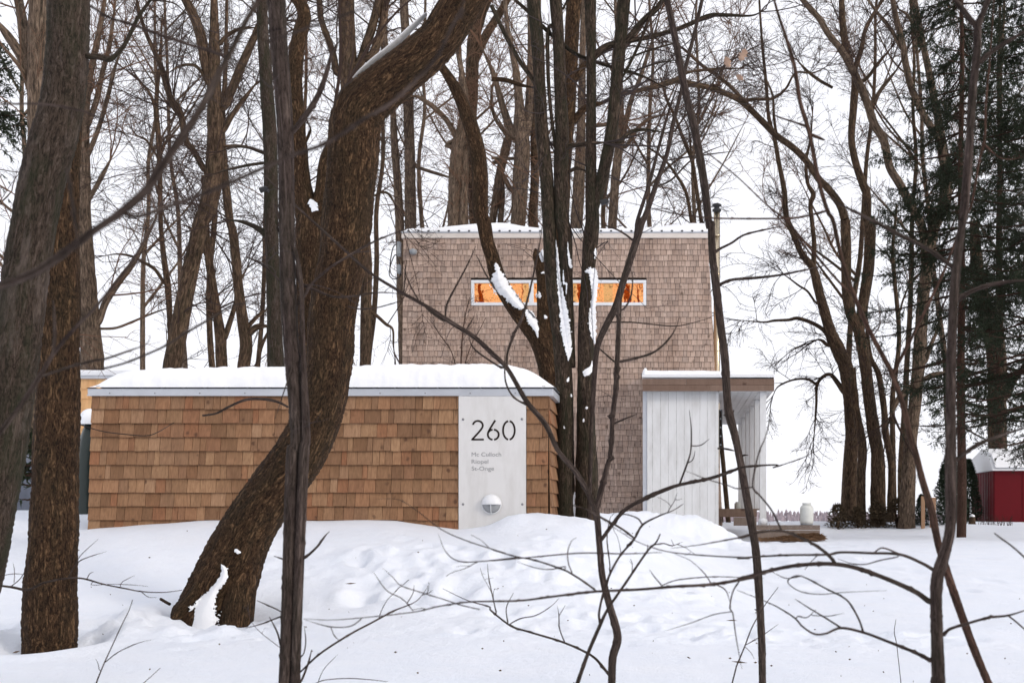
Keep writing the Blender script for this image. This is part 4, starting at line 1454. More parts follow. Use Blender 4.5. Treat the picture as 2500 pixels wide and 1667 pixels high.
far_tree("leaning bare trunk behind the kiosk roof that splits into a tall crown", 22, "R5 1172 1018 118; 1230 700 115; 1287 400 110; 1345 150 106; 1378 0 102; R1 1412 1450 112; 1460 1200 120; 1472 900 112; 1462 600 90; 1465 300 70; 1463 0 46; 1463 -100 40",
         ["R1 1435 570 70; 1400 400 72; 1375 250 75; 1330 120 68; 1270 0 60; 1240 -60 56", "R1 1535 730 50; 1590 600 60; 1660 430 58; 1740 250 46; 1800 100 40; 1840 -20 36",
          "R1 1400 1160 46; 1330 1040 42; 1270 960 46; 1240 800 44; 1180 700 40; 1140 600 38; 1100 450 35; 1040 320 31; 1000 230 28; 960 110 24; 930 -20 20",
          "R1 1250 800 30; 1215 720 28; 1180 690 24; 1190 640 20", "R1 1520 900 40; 1580 800 36; 1650 700 30; 1760 560 22", "R1 1500 300 30; 1560 240 28; 1640 200 24; 1750 190 18", "R1 1430 590 24; 1380 500 24; 1330 450 22; 1240 450 18; 1150 500 14",
          "R1 1540 1000 24; 1640 1000 22; 1740 1020 22; 1800 1045 18"], BARK_FAR, TWIG_FAR, FT)
far_tree("slim forked bare tree behind the kiosk roof, wishbone fork just above the snow", 25, "R5 1515 1006 78; 1510 880 76; 1506 790 74; 1480 600 58; 1440 350 55; 1415 150 50; 1405 0 46; R1 1400 1400 38; 1390 1200 30",
         ["R5 1532 800 42; 1575 680 36; 1610 560 30; 1640 420 24; 1700 300 18", "R5 1430 280 24; 1380 180 20; 1330 100 16"], BARK_FAR, TWIG_FAR, dict(n1=2.5))
far_tree("thinnest straight bare trunk pressed beside the wishbone forked tree", 27, "R5 1450 1006 42; 1435 800 40; 1430 500 42; 1440 250 40; 1458 100 38; R1 1470 1450 34; 1490 1200 30; 1500 900 24; 1530 600 18; 1560 300 14", (), BARK_FAR, TWIG_FAR, dict(n1=2.2))
far_tree("crooked bare tree with a thick sideways limb above the kiosk roof", 23, "R5 1662 1006 80; 1682 850 84; 1665 720 78; 1635 500 66; 1612 250 62; 1588 60 58; R1 1570 1500 56; 1546 1300 56; 1520 1050 56; 1512 850 50; 1535 600 34; 1545 300 26; 1550 0 20",
         ["R5 1700 770 50; 1745 728 46; 1800 716 38; 1845 722 28", "R5 1690 725 28; 1760 650 27; 1825 603 22", "R5 1745 990 20; 1790 850 22; 1830 760 20; 1860 700 16"], BARK_FAR, TWIG_FAR, dict(n1=2.6))
far_tree("slender bare tree left of the leaning split trunk", 26, "R5 1168 800 40; 1160 650 38; 1147 450 44; 1120 250 37; 1102 80 30; R1 1098 1500 30; 1092 1200 34; 1085 950 36; 1068 780 34; 1075 600 26; 1095 450 20; 1100 300 16; 1110 100 12",
         ["R1 1066 760 24; 1030 650 20; 960 560 16; 900 470 12", "R5 1122 420 26; 1060 330 24; 980 280 22; 900 240 18; 800 225 14; 700 240 10", "R1 1085 1100 18; 1130 980 18; 1190 930 16; 1230 930 12", "R1 1080 1080 16; 1000 960 16; 900 920 12"], BARK_FAR, TWIG_FAR, dict(n1=3.0))
t7 = far_tree("straight grey bare trunk with a small black spotlight, left of the dark double sapling", 18, "R5 1888 1002 114; 1876 700 100; 1868 400 95; 1856 100 92; R1 1852 1450 92; 1848 1000 96; 1822 600 86; 1800 300 78; 1788 0 70; 1784 -90 66",
              ["R5 1830 100 60; 1780 60 42; 1700 20 30; 1630 0 24; R1 1560 1505 18", "R1 1800 1045 26; 1700 1010 22; 1600 1005 18; 1500 1040 14", "R1 1830 1110 20; 1700 1130 20; 1560 1160 16; 1440 1200 14"], BARK_GREY, TWIG_FAR, dict(n1=1.2))
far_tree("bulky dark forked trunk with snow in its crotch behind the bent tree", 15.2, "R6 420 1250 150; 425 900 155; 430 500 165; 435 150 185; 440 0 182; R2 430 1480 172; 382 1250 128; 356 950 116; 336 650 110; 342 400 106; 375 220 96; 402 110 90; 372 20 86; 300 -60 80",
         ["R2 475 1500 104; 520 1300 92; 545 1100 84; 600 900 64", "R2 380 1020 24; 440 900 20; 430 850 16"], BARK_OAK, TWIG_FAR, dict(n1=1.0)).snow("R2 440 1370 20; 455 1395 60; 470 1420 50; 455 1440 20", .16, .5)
far_tree("tall bare trunk vanishing behind the bent tree and branching above it", 26, "V 839 842 26; 841 700 25; 842 600 24; 830 480 26; 815 350 30; 803 230 36; 799 120 37; 795 0 37; 793 -40 36",
         ["R2 770 450 60; 820 320 62; 870 170 60; 912 0 55; 930 -60 50", "R2 625 500 50; 600 380 46; 560 260 44; 515 130 42; 500 -30 40", "R2 850 400 60; 900 300 60; 940 150 56; 958 -30 55", "R6 858 620 26; 900 650 24; 960 705 22; 1005 740 16; 1010 850 12; 1020 950 8",
          "R2 880 1340 16; 930 1315 18; 980 1330 18; 1020 1400 16"], BARK_FAR, TWIG_FAR, dict(n1=1.8))
# --- wood behind the house
HG = "bare trees rising behind the house roof"
far_tree("pair of bare trunks at the left corner of the house roof", 38.5, ["V 944 560 28; 942 400 25; 938 240 24; 935 150 22; 930 50 20; 925 -40 18", "V 920 560 22; 914 430 19; 906 330 17; 903 260 14; 890 150 12; 880 20 10"], ["V 945 380 8; 990 395 8; 1040 410 7"], BARK_PALE, TWIG_FAR, dict(n1=1.6, L1=(1.0, 3.4)), group=HG)
far_tree("pale twin trunk behind the house roof left of the snowy forked tree", 37.5, ["R2 1420 1560 80; 1430 1200 82; 1452 1000 90; 1490 850 80; 1500 700 60; 1480 520 40; 1440 300 30", "R2 1482 1560 62; 1492 1200 62; 1502 1000 50; 1510 850 30"],
         ["R2 1440 930 42; 1370 820 38; 1290 740 36; 1220 690 34; 1160 660 28; 1080 690 16", "R2 1370 1000 30; 1420 965 30; 1500 975 30; 1560 1000 24"], BARK_PALE, TWIG_SUNLIT, dict(n1=1.6), group=HG)
far_tree("tall brown trunk beside the bent tree's high limb, behind the roof", 40, "R2 1560 1568 62; 1545 1200 62; 1532 1000 62; 1536 800 86; 1546 600 90; 1556 300 88; 1600 100 88; 1640 0 80; 1660 -60 70", ["R2 1565 420 60; 1640 250 60; 1720 120 55; 1790 0 45; 1820 -50 40"], BARK_FAR, TWIG_FAR, dict(n1=1.2, L1=(1.0, 3.4)), group=HG)
far_tree("snapped-off bare trunk behind the middle of the house roof", 39, ["R2 1685 1520 52; 1720 1300 58; 1746 1150 60; 1790 965 62; 1800 930 40", "R2 1740 1540 42; 1752 1350 42; 1748 1200 36"], ["R2 1760 1200 34; 1800 1280 36; 1830 1330 30", "R2 1690 1110 22; 1800 1085 22; 1960 1090 20", "R2 1800 950 26; 1700 800 22; 1680 640 18; 1720 480 14"], BARK_PALE, TWIG_SUNLIT, dict(n1=1.5), group=HG)
far_tree("stout pale trunk that forks three ways behind the roof snow peak", 38, "R3 180 1560 102; 200 1200 110; 212 1000 106; 196 880 96; 190 700 62; 170 500 50; 130 300 40; 110 200 34; 90 -30 28",
         ["R3 155 930 62; 100 800 54; 60 670 44; 30 560 38; -10 450 30; -80 300 24", "R3 240 910 64; 258 700 58; 268 500 55; 272 250 50; 262 -30 44", "R3 0 1080 22; 100 1085 24; 200 1085 22"], BARK_PALE, TWIG_SUNLIT, dict(n1=1.7, L1=(1.0, 3.4)), group=HG)
far_tree("short knobbly trunk just left of the dark stems behind the roof", 38.4, "R3 290 1560 72; 276 1480 52; 290 1250 48; 290 1050 46; 284 850 34; 300 600 24", (), BARK_FAR, TWIG_SUNLIT, dict(n1=1.5), group=HG)
far_tree("bare trunk seen between the dark middle and outer stems above the roof", 38, "R3 580 1560 84; 600 1200 80; 612 900 62; 620 500 50; 626 200 42; 632 -40 36", ["R3 600 850 30; 700 860 30; 800 850 26; 900 830 20"], BARK_PALE, TWIG_SUNLIT, dict(n1=1.4, L1=(1.0, 3.4)), group=HG)
far_tree("bare trunk just right of the dark stems with a warm spreading crown", 38.2, "R3 828 1520 62; 850 1200 62; 878 950 56; 885 750 44; 872 400 30; 850 100 24; 845 -40 20", ["R3 890 960 40; 950 700 34; 1010 550 30; 1060 400 26; 1110 250 20; 1160 60 16", "R3 920 1000 28; 1000 880 28; 1090 810 22; 1180 790 16", "R3 860 880 20; 780 850 20; 700 860 16"], BARK_PALE, TWIG_SUNLIT, dict(n1=1.7, L1=(1.0, 3.4)), group=HG)
far_tree("thin crooked bare tree above the right corner of the house roof", 39, ["R3 1442 1570 27; 1405 1320 27; 1370 1100 26; 1310 950 24; 1255 800 22; 1200 690 20; 1160 540 16", "R3 1372 1550 24; 1330 1320 24; 1250 1180 20; 1170 1080 16; 1060 1000 12"], ["R3 1370 1120 14; 1350 900 12; 1290 760 10"], BARK_FAR, TWIG_FAR, dict(n1=2.2), group=HG)
# --- right-hand wood
RG = "bare trees in the clump right of the porch"
far_tree("leftmost trunk of the clump beyond the porch with drooping side limbs", 40, "B4 755 500 108; 762 200 96; 772 0 86; R8 790 1450 108; 775 1200 105; 740 1000 100; 690 880 100; 640 760 80; 590 600 70; 545 430 62; 515 320 54; 440 220 46; 380 80 42; R4 335 1480 40; 320 1300 36; 285 1120 32; 255 950 30; 215 800 26; 195 550 22; 170 300 18; 150 0 14",
         ["R8 640 850 36; 610 770 32; 540 710 28; 420 665 26; 350 675 22; 250 680 18; 180 690 14; 0 675 10", "R8 735 1170 42; 690 1110 36; 640 1050 28; 590 1060 25; 545 1120 22; 540 1250 18; 530 1400 14; 520 1530 10", "R8 545 1120 20; 480 1080 18; 380 1085 14; 280 1130 12; 240 1200 8",
          "R8 620 850 26; 580 815 24; 545 810 22", "R8 520 310 38; 525 150 33; 510 0 31; R4 500 1400 32; 520 1330 36; 480 1250 26; 470 1100 22; 500 950 18; 520 700 14", "R8 540 560 16; 480 480 16; 420 440 14; 340 380 10; 260 330 8"], BARK_FAR, TWIG_FAR, dict(n1=1.8, L1=(.8, 2.2), up=-.05, curl=-.05), group=RG)
far_tree("split trunk of the clump whose arching limb sweeps across to the house", 38, ["B4 950 390 105; 950 150 98; 945 0 90; R8 935 1450 88; 900 1200 84; 870 950 82; 830 750 80; 770 620 74; 745 450 70; 745 250 70; 738 0 70; R4 735 1500 62", "B4 838 500 62; 835 200 62; 845 50 60; R8 850 1480 58; 822 1350 54; 800 1200 50; 790 1000 40"],
         ["R4 735 1500 62; 700 1400 56; 620 1290 52; 560 1230 50; 470 1100 48; 380 1010 46 -1; 270 930 46; 190 850 45; 100 760 43; 0 670 43 -3; R3 1740 705 44; 1600 640 41; 1480 598 39; 1330 568 41; 1260 552 43; 1130 590 41; 1000 620 39; 880 652 37; 760 705 34; 640 760 24; 520 830 14 -8",
          "R8 835 740 74; 860 560 76; 898 300 80; 905 0 82; R4 885 1500 64; 885 1340 62; 855 1250 58; 810 1120 52; 780 950 50; 795 720 54; 805 520 56; 760 420 52; 725 220 50; 710 -40 45",
          "R3 1740 710 30; 1640 600 28; 1530 510 26; 1440 450 24; 1330 350 22; 1270 310 18; 1180 280 14", "R3 1250 545 18; 1350 495 20; 1450 480 20; 1600 470 18; 1720 470 14", "R4 60 690 26; 130 680 23; 240 675 20; 330 610 17; 400 500 14; 520 500 14; 640 440 10", "R4 270 940 22; 250 800 20; 240 650 16; 180 500 12",
          "R4 800 480 40; 850 330 36; 870 220 30; 930 100 26; 1010 -20 20", "R4 850 560 30; 900 520 26; 960 440 22; 1060 320 16", "R4 650 600 20; 560 550 22; 470 480 20; 400 400 14"], BARK_FAR, TWIG_FAR, dict(n1=1.5, L1=(.8, 2.4)), group=RG)
far_tree("thin wavering stem in the middle of the clump beyond the porch", 39, "B4 1035 330 48; 1040 100 47; R8 1015 1450 48; 1005 1300 46; 985 1150 44; 960 1030 40; 910 930 34; 890 780 26; 880 600 20", (), BARK_FAR, TWIG_FAR, dict(n1=1.6), group=RG)
far_tree("thin dark stem between the clump and its rightmost trunk", 41, "R8 1065 1700 42; 1062 1500 40; 1062 1200 36; 1100 900 32; 1105 750 31; 1095 600 31; 1075 400 30; 1062 200 26; 1080 0 20; R4 1090 1400 16", ["R8 1105 640 14; 1140 520 14; 1200 380 12", "R8 1060 300 14; 1030 230 12; 980 200 9"], BARK_FAR, TWIG_FAR, dict(n1=1.8), group=RG)
far_tree("rightmost thick trunk of the clump, its crown leaning towards the house", 37, "B4 1145 430 112; 1155 200 98; 1165 0 90; R8 1195 1400 86; 1225 1150 88; 1245 900 92; 1262 650 88; 1278 450 86; 1305 280 84; R4 1340 1568 80; 1410 1400 88; 1428 1200 82; 1400 1000 70; 1370 800 55; 1330 600 50; 1290 400 46; 1250 200 40; 1210 -30 30",
         ["R8 1185 1130 45; 1130 1180 44; 1080 1250 40; 1050 1340 34", "R8 1280 1080 40; 1330 1050 34; 1420 1030 24", "R8 1285 960 30; 1320 850 28; 1360 760 24; 1390 650 18",
          "R8 1290 380 66; 1280 200 64; R4 1260 1550 64; 1200 1430 62; 1110 1260 60; 1040 1140 57; 1000 960 60; 935 850 60; 885 700 56; 830 570 56; 760 430 52; 700 330 46; 620 230 44; 560 130 42; 480 40 40; 420 -30 38",
          "R4 1400 980 58; 1270 780 50; 1190 600 48; 1150 430 48; 1130 300 45; 1085 120 40; 1055 -30 34", "R4 1120 330 28; 1060 220 28; 1010 150 26; 950 80 22; 880 -20 18", "R4 1260 330 28; 1180 130 24; 1100 60 20", "R4 930 690 26; 1000 590 28; 1090 480 26"], BARK_PALE, TWIG_FAR, dict(n1=1.3, L1=(.8, 2.4)), group=RG)
far_tree("broad bare trunk standing among the spruce boughs", 46, "R8 1780 1568 130; 1775 1300 128; 1765 1000 112; 1740 750 110; 1700 600 100; 1650 400 90; 1630 200 80; 1620 0 60", ["R8 1830 1200 60; 1880 1100 50; 1960 1000 40", "R8 1690 560 50; 1630 480 40; 1560 420 30"], BARK_FAR, TWIG_FAR, dict(n1=1.0), group=RG)


def filler(u, Y, w, lean, seed, label):
    """a slim background tree that forks and forks again"""
    rng = random.Random(seed)
    t = Tree("slim_bare_tree", label, "tree", Y, rng.choice([BARK_PALE, BARK_FAR]), rng.choice([TWIG_SUNLIT, TWIG_FAR]), "slim trees deep in the background wood")
    vb = PV - 10
    hh = 1480
    pts = []
    x = u
    for i in range(13):
        f = i / 12
        pts.append((x, vb - f * hh, w * (1 - .75 * f), 0))
        x += lean * hh / 12 + rng.uniform(-13, 13)
    t.add(np.array(pts), "trunk", 8, ground=True, weight=.35)
    for k in range(7):
        f = rng.uniform(.3, .9)
        i = int(f * 12); a = pts[i]; b = pts[i + 1]; g = f * 12 - i
        px_, py_ = a[0] + (b[0] - a[0]) * g, a[1] + (b[1] - a[1]) * g
        sd = rng.choice([-1, 1]); q = [(px_, py_, a[2] * .6, np.nan)]
        ang = rng.uniform(.4, .9)
        for j in range(4):
            px_ += sd * math.sin(ang) * 75; py_ -= math.cos(ang) * 75
            ang *= rng.uniform(.6, 1.1)
            q.append((px_, py_, a[2] * .6 * (1 - .18 * (j + 1)), np.nan))
        t.add(np.array(q), "limb", 6, weight=1)
    t.twigs(n1=1.3, L1=(1.2, 3.6), n2=6, n3=3, L2=(.5, 1.5), L3=(.2, .6))


for i, (u, Y, w, ln, lab) in enumerate([
        (20, 34, 20, .02, "slim bare tree at the far left edge behind the spruce tips"), (330, 40, 16, .06, "slim bare tree in the gap right of the broken limb"), (470, 46, 17, -.05, "slim bare tree directly behind the leaning split trunk"),
        (590, 42, 15, .05, "slim bare tree behind the crooked tree with the sideways limb"), (1010, 50, 17, .03, "slim bare tree just inside the left end of the house roof"), (1170, 52, 18, -.04, "slim bare tree behind the snow peak of the house roof"),
        (1440, 50, 18, .05, "slim bare tree behind the dark stems above the roof"), (1600, 54, 18, -.02, "slim bare tree above the right third of the house roof"), (1690, 48, 15, .04, "slim bare tree closest to the stove flue"),
        (2060, 52, 18, .06, "slim bare tree behind the leftmost clump trunk"), (2200, 47, 17, .02, "slim bare tree behind the rightmost clump trunk"), (2330, 50, 18, -.06, "slim bare tree behind the bare spruce trunk"),
        (750, 48, 17, -.02, "slim bare tree hidden low behind the bent tree"), (1290, 55, 17, .03, "slim bare tree behind the short knobbly trunk"), (2440, 44, 18, .0, "slim bare tree at the far right edge behind the spruces"), (880, 46, 18, .04, "slim bare tree between the bent tree and the house corner")]):
    filler(u, Y, w, ln, 100 + i, lab)


def mirrored_tree(x, y, w, seed, label):
    """stands behind the viewer; the amber panes mirror its crown"""
    rng = random.Random(seed)
    t = Tree("roadside_tree", label, "tree", 20.0, BARK_FAR, TWIG_FAR, "roadside trees mirrored in the amber window")
    t.root = empty("roadside_tree", (x, y, gz1(x, y) - .2), label, "tree", t.group)
    def put(P, R, part, sides):
        V, Q, bk = tube_np(P, R, sides)
        obj(part, mesh_np(part, V - np.array(t.root.location), Q, bark=bk), BARK_FAR, t.root)
        kk = resample(np.column_stack([P, R]), 14)
        t.par.append((kk[:, :3], kk[:, 3], 1.0 if part == "limb" else .2))
        if part == "limb": t.tips = getattr(t, 'tips', []) + [(kk[:, :3], kk[:, 3])]
    z = np.linspace(0, 20, 22)
    P = np.stack([x + np.cumsum([rng.uniform(-.12, .12) for _ in z]), y + 0 * z, gz1(x, y) - .2 + z], 1)
    put(P, w / 2 * (1 - .8 * z / 20), "trunk", 10)
    for k in range(11):
        i = rng.randint(8, 19)
        a = rng.uniform(0, 6.28); l = rng.uniform(3, 6) * (1 - i / 40)
        s_ = np.linspace(0, 1, 7)
        Q = np.stack([P[i, 0] + math.cos(a) * l * .7 * s_ ** .8, P[i, 1] + math.sin(a) * l * .7 * s_ ** .8, P[i, 2] + l * .9 * s_], 1)
        put(Q, w * .22 * (1 - .7 * s_), "limb", 6)
    t.twigs(n1=.9, L1=(1.2, 3.0), n2=5, n3=1, L2=(.5, 1.5), rmin=.006)


for i, (x, y, lab) in enumerate([(-9, -7, "first roadside tree mirrored at the left end of the amber window"), (-5.5, -9, "roadside tree mirrored just right of the amber window's left end"), (-2.2, -6, "roadside tree mirrored left of the window middle"), (-.2, -10, "roadside tree mirrored at the window middle"),
                                 (2.4, -7.5, "roadside tree mirrored right of the window middle"), (5.0, -9.5, "roadside tree mirrored near the window's right end")]):
    mirrored_tree(x, y, .42, 300 + i, lab)

# ------------------------------------------------------------------ the near trees
def near(name, label, depth, bark, cat="tree", group=None):
    return Tree(name, label, cat, depth, bark, TWIG_NEAR, group)


t = near("leaning_tree", "grey smooth-barked trunk leaning across the left edge", 6.2, BARK_GREY)
t.add("V -95 1500 102; -75 1400 101; -48 1320 101; -18 1161 101; 5 1035 101; 9 1012 100; 22 911 100; 36 810 99; 50 710 98; 62 609 97; 76 527 94; 86 470 94; 100 403 96; 118 336 98; 136 269 93; 147 202 91; 156 101 90; 158 0 88; 160 -60 86", "trunk", 40, ground=True, drift=0, disp=.018, weight=.0, step=6)
t.add("R1 580 385 40; 680 392 39; 745 408 40; 790 380 32; 850 310 28; 905 200 26; 950 110 24; 1030 0 20; 1060 -40 18", "limb", 10, drift=.3, weight=1.0)
t.add("R1 1030 5 10; 1120 10 11; 1200 30 11; 1290 110 9", "limb", 6, drift=.2, weight=1)
t.twigs(n1=2.5, L1=(.15, .5), n2=2.5, L2=(.08, .25), n3=1, L3=(.04, .1), rmin=.0011)

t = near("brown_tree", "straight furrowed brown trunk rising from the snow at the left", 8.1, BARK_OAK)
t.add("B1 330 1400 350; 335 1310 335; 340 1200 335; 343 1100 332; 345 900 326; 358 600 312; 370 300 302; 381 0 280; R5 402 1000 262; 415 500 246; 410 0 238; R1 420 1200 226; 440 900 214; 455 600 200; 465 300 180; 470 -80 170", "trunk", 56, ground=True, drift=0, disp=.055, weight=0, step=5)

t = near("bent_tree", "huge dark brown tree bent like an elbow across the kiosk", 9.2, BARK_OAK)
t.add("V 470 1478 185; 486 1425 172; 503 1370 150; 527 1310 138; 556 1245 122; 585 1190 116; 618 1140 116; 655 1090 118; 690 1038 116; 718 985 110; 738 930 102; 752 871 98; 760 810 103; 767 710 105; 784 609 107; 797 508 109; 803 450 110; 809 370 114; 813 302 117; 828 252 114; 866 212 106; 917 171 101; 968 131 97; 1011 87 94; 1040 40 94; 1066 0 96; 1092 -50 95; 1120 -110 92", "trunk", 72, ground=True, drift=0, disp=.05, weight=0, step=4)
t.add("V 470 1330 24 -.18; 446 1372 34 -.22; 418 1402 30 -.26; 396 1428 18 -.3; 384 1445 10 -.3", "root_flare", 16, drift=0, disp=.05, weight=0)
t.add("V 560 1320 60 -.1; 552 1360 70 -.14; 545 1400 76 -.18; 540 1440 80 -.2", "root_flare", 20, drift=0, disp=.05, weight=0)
t.add("R2 715 1000 60; 640 1090 40; 620 1120 20", "limb", 8, weight=0)
t.snow("B1 1492 765 8; 1515 810 50; 1500 870 64; 1450 930 56; 1420 985 84; 1390 1040 130; 1370 1090 190; 1360 1140 230", .27)
t.snow("B1 1585 665 14; 1605 680 34; 1620 690 16", .26, .35)
# snow line lying along the top of the bent limb
a = parse("R2 735 540 8; 800 480 14; 880 412 16; 960 350 16; 1040 282 16; 1110 215 16; 1180 148 14; 1235 95 8")
q = resample(a, 60)
P = np.stack([(q[:, 0] - PU) / F * 9.2, np.full(60, 9.2), CZ + (PV - q[:, 1]) / F * 9.2], 1)
V_, Q_, _ = tube_np(P, q[:, 2] / 2 / F * 9.2, 10)
V_[:, 1] = 9.2 + (V_[:, 1] - 9.2) * 6
obj("snow_line", mesh_np("snow_line", V_ - np.array(t.root.location), Q_), SNOW_SOFT, t.root)

# dark multi-stem clump beside the kiosk
t = near("multi_stem_tree", "dark clump of tall close stems streaked with snow beside the kiosk", 13.0, BARK_DARK)
t.add("R7 500 1640 132; 500 1500 125; 497 1200 122; 490 1000 118; 470 800 108; 432 550 96; 405 300 92; 398 100 90; R3 392 1500 92; 375 1200 90; 345 900 88; 330 600 82; 315 300 88; 285 0 88; 275 -90 85", "stem", 24, ground=True, drift=0, disp=.025, weight=.4)
t.add("R7 545 1000 60; 527 750 80; 512 400 86; 503 100 95; R3 482 1500 98; 475 1200 100; 482 900 92; 470 600 84; 458 300 80; 438 0 85; 430 -90 80", "stem", 24, drift=0.02, disp=.025, weight=.4)
t.add("R7 650 1640 155; 648 1500 136; 645 1200 120; 645 900 112; 640 600 92; 656 400 88; 680 100 105; R3 690 1500 96; 680 1200 80; 680 900 72; 682 600 66; 680 300 70; 675 0 80; 672 -90 78", "stem", 24, ground=True, drift=0, disp=.025, weight=.4)
t.add("R3 695 1440 70; 760 1200 80; 820 900 82; 850 600 80; 882 300 84; 905 0 88; 915 -90 85", "stem", 24, drift=.04, disp=.025, weight=.4)
for s in ("R3 695 395 52; 760 335 48; 830 305 46; 920 280 43; 990 195 43; 1060 120 40; 1130 60 38; 1190 -30 34", "R3 915 285 34; 1100 250 32; 1300 190 31; 1480 112 30; 1600 105 26; 1780 108 20; 1880 60 14", "R3 500 1010 34; 560 995 36; 640 985 34; 770 975 28",
          "R3 860 980 30; 940 910 28; 1000 890 25; 1080 890 19; 1200 912 12", "R3 520 1180 26; 580 1150 24; 640 1168 20", "R3 160 0 22; 260 90 26; 400 230 28; 560 360 26; 700 420 26; 880 475 24; 1030 520 20; 1150 580 16; 1290 640 14", "R3 0 40 28; 90 230 30; 200 430 30; 290 560 28; 330 700 26; 400 1000 22",
          "R3 390 200 26; 385 450 26; 400 700 24; 430 960 24; 460 1150 22; 500 1400 22; 540 1560 20", "R3 1240 300 10; 1130 330 14; 1010 370 14; 900 420 14", "R3 480 70 14; 520 0 14; 540 -40 12", "R3 900 520 16; 1010 300 22; 1080 120 20; 1130 0 18", "R3 900 560 12; 1000 480 14; 1150 430 12; 1300 410 8"):
    t.add(s, "limb", 9, drift=.25, weight=1)
t.twigs(n1=2.2, L1=(.5, 1.6), n2=4, L2=(.2, .6), n3=2.5, L3=(.08, .25), up=.1, rmin=.0018)
fr = .07
for s in ("R7 440 125 6; 448 220 18; 455 320 24; 468 450 34; 492 600 58; 508 750 72; 528 880 44; 525 955 8", "R7 520 125 6; 526 220 16; 540 300 26; 548 320 8", "R7 490 325 6; 494 420 20; 512 430 16; 510 500 8", "R7 710 185 10; 711 220 24; 708 258 12",
          "R7 640 345 14; 690 345 60; 702 400 64; 705 470 44; 696 560 40; 690 640 54; 692 730 50; 706 840 12", "R7 688 950 6; 680 1000 26; 655 1030 54; 635 1050 24", "R7 545 1180 10; 545 1192 16; 546 1200 6", "R7 652 1266 8; 651 1275 20; 652 1284 8", "R7 628 1350 8; 628 1362 18; 630 1372 6",
          "R7 530 1065 8; 522 1085 22; 520 1100 8", "B3 562 275 6; 558 310 20; 548 360 34; 540 400 70; 520 440 90", "B3 522 230 6; 522 250 14; 522 270 6", "R7 495 1395 4; 496 1410 12; 497 1420 4"):
    t.snow(s, fr, .5)

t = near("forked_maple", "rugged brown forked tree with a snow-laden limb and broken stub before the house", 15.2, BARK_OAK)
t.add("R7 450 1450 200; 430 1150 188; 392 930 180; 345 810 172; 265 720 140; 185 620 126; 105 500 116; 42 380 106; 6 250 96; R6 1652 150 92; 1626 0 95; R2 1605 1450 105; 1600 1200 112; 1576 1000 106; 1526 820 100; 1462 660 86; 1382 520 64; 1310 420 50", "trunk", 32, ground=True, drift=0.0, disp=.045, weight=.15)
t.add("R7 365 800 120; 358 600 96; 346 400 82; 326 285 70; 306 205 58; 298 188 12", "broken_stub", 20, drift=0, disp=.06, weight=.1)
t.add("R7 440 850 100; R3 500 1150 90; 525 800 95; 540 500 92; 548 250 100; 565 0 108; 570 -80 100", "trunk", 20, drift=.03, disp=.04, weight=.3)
for s in ("R3 540 560 70; 590 510 60; 640 440 44; 720 390 36", "R3 0 540 30; 100 550 32; 190 580 28; 280 600 20", "R3 560 830 50; 640 740 44; 760 700 40"):
    t.add(s, "limb", 9, weight=1)
t.twigs(n1=1.6, L1=(.4, 1.5), n2=4, L2=(.2, .6), n3=2.5, L3=(.08, .25), rmin=.002)
for s in ("R7 28 285 10; 36 315 40; 45 335 30", "R7 45 350 40; 48 400 100; 66 440 120; 105 480 90; 150 535 80; 190 575 60; 208 596 20", "R7 238 610 20; 262 640 60; 285 690 62; 305 740 36; 318 798 8", "R7 348 190 10; 346 235 42; 350 275 20", "R7 330 490 10; 318 505 44; 330 520 20", "R7 360 645 10; 370 655 24; 380 662 8", "R7 335 355 8; 355 352 16; 372 350 8"):
    t.snow(s, .19, .5)

t = near("wall_shrub", "thin leafless shrub growing against the house wall above the kiosk roof", 27.6, BARK_RED, "shrub")
t.add("R6 1470 1150 10; 1472 970 10; 1480 800 9; 1500 650 7; 1530 520 5", "stem", 7, ground=True, drift=.05, weight=1)
t.add("R6 1440 1000 7; 1400 880 7; 1330 780 6; 1280 700 4", "stem", 6, ground=True, drift=.1, weight=1)
t.add("R6 1490 1000 7; 1540 850 6; 1600 740 5; 1640 660 4", "stem", 6, ground=True, drift=.1, weight=1)
t.twigs(n1=3, L1=(.4, 1.0), n2=2, L2=(.2, .5), n3=0, rmin=.0022, up=.3)

# ------------------------------------------------------------------ saplings and branches close to the viewer
SG = "dark saplings in the foreground"


def sap(label, depth, stems, branches, tw=None, bark=None, name="sapling", sides=14, br_drift=.3, ground=True):
    t = near(name, label, depth, bark or BARK_SAP, "sapling", SG)
    for s in stems:
        t.add(s, "stem", sides, ground=ground, drift=.05, weight=.25, disp=.012, step=6)
    for s in branches:
        t.add(s, "branch", 7, drift=br_drift, weight=1.0, step=5)
    if tw: t.twigs(**tw)
    return t


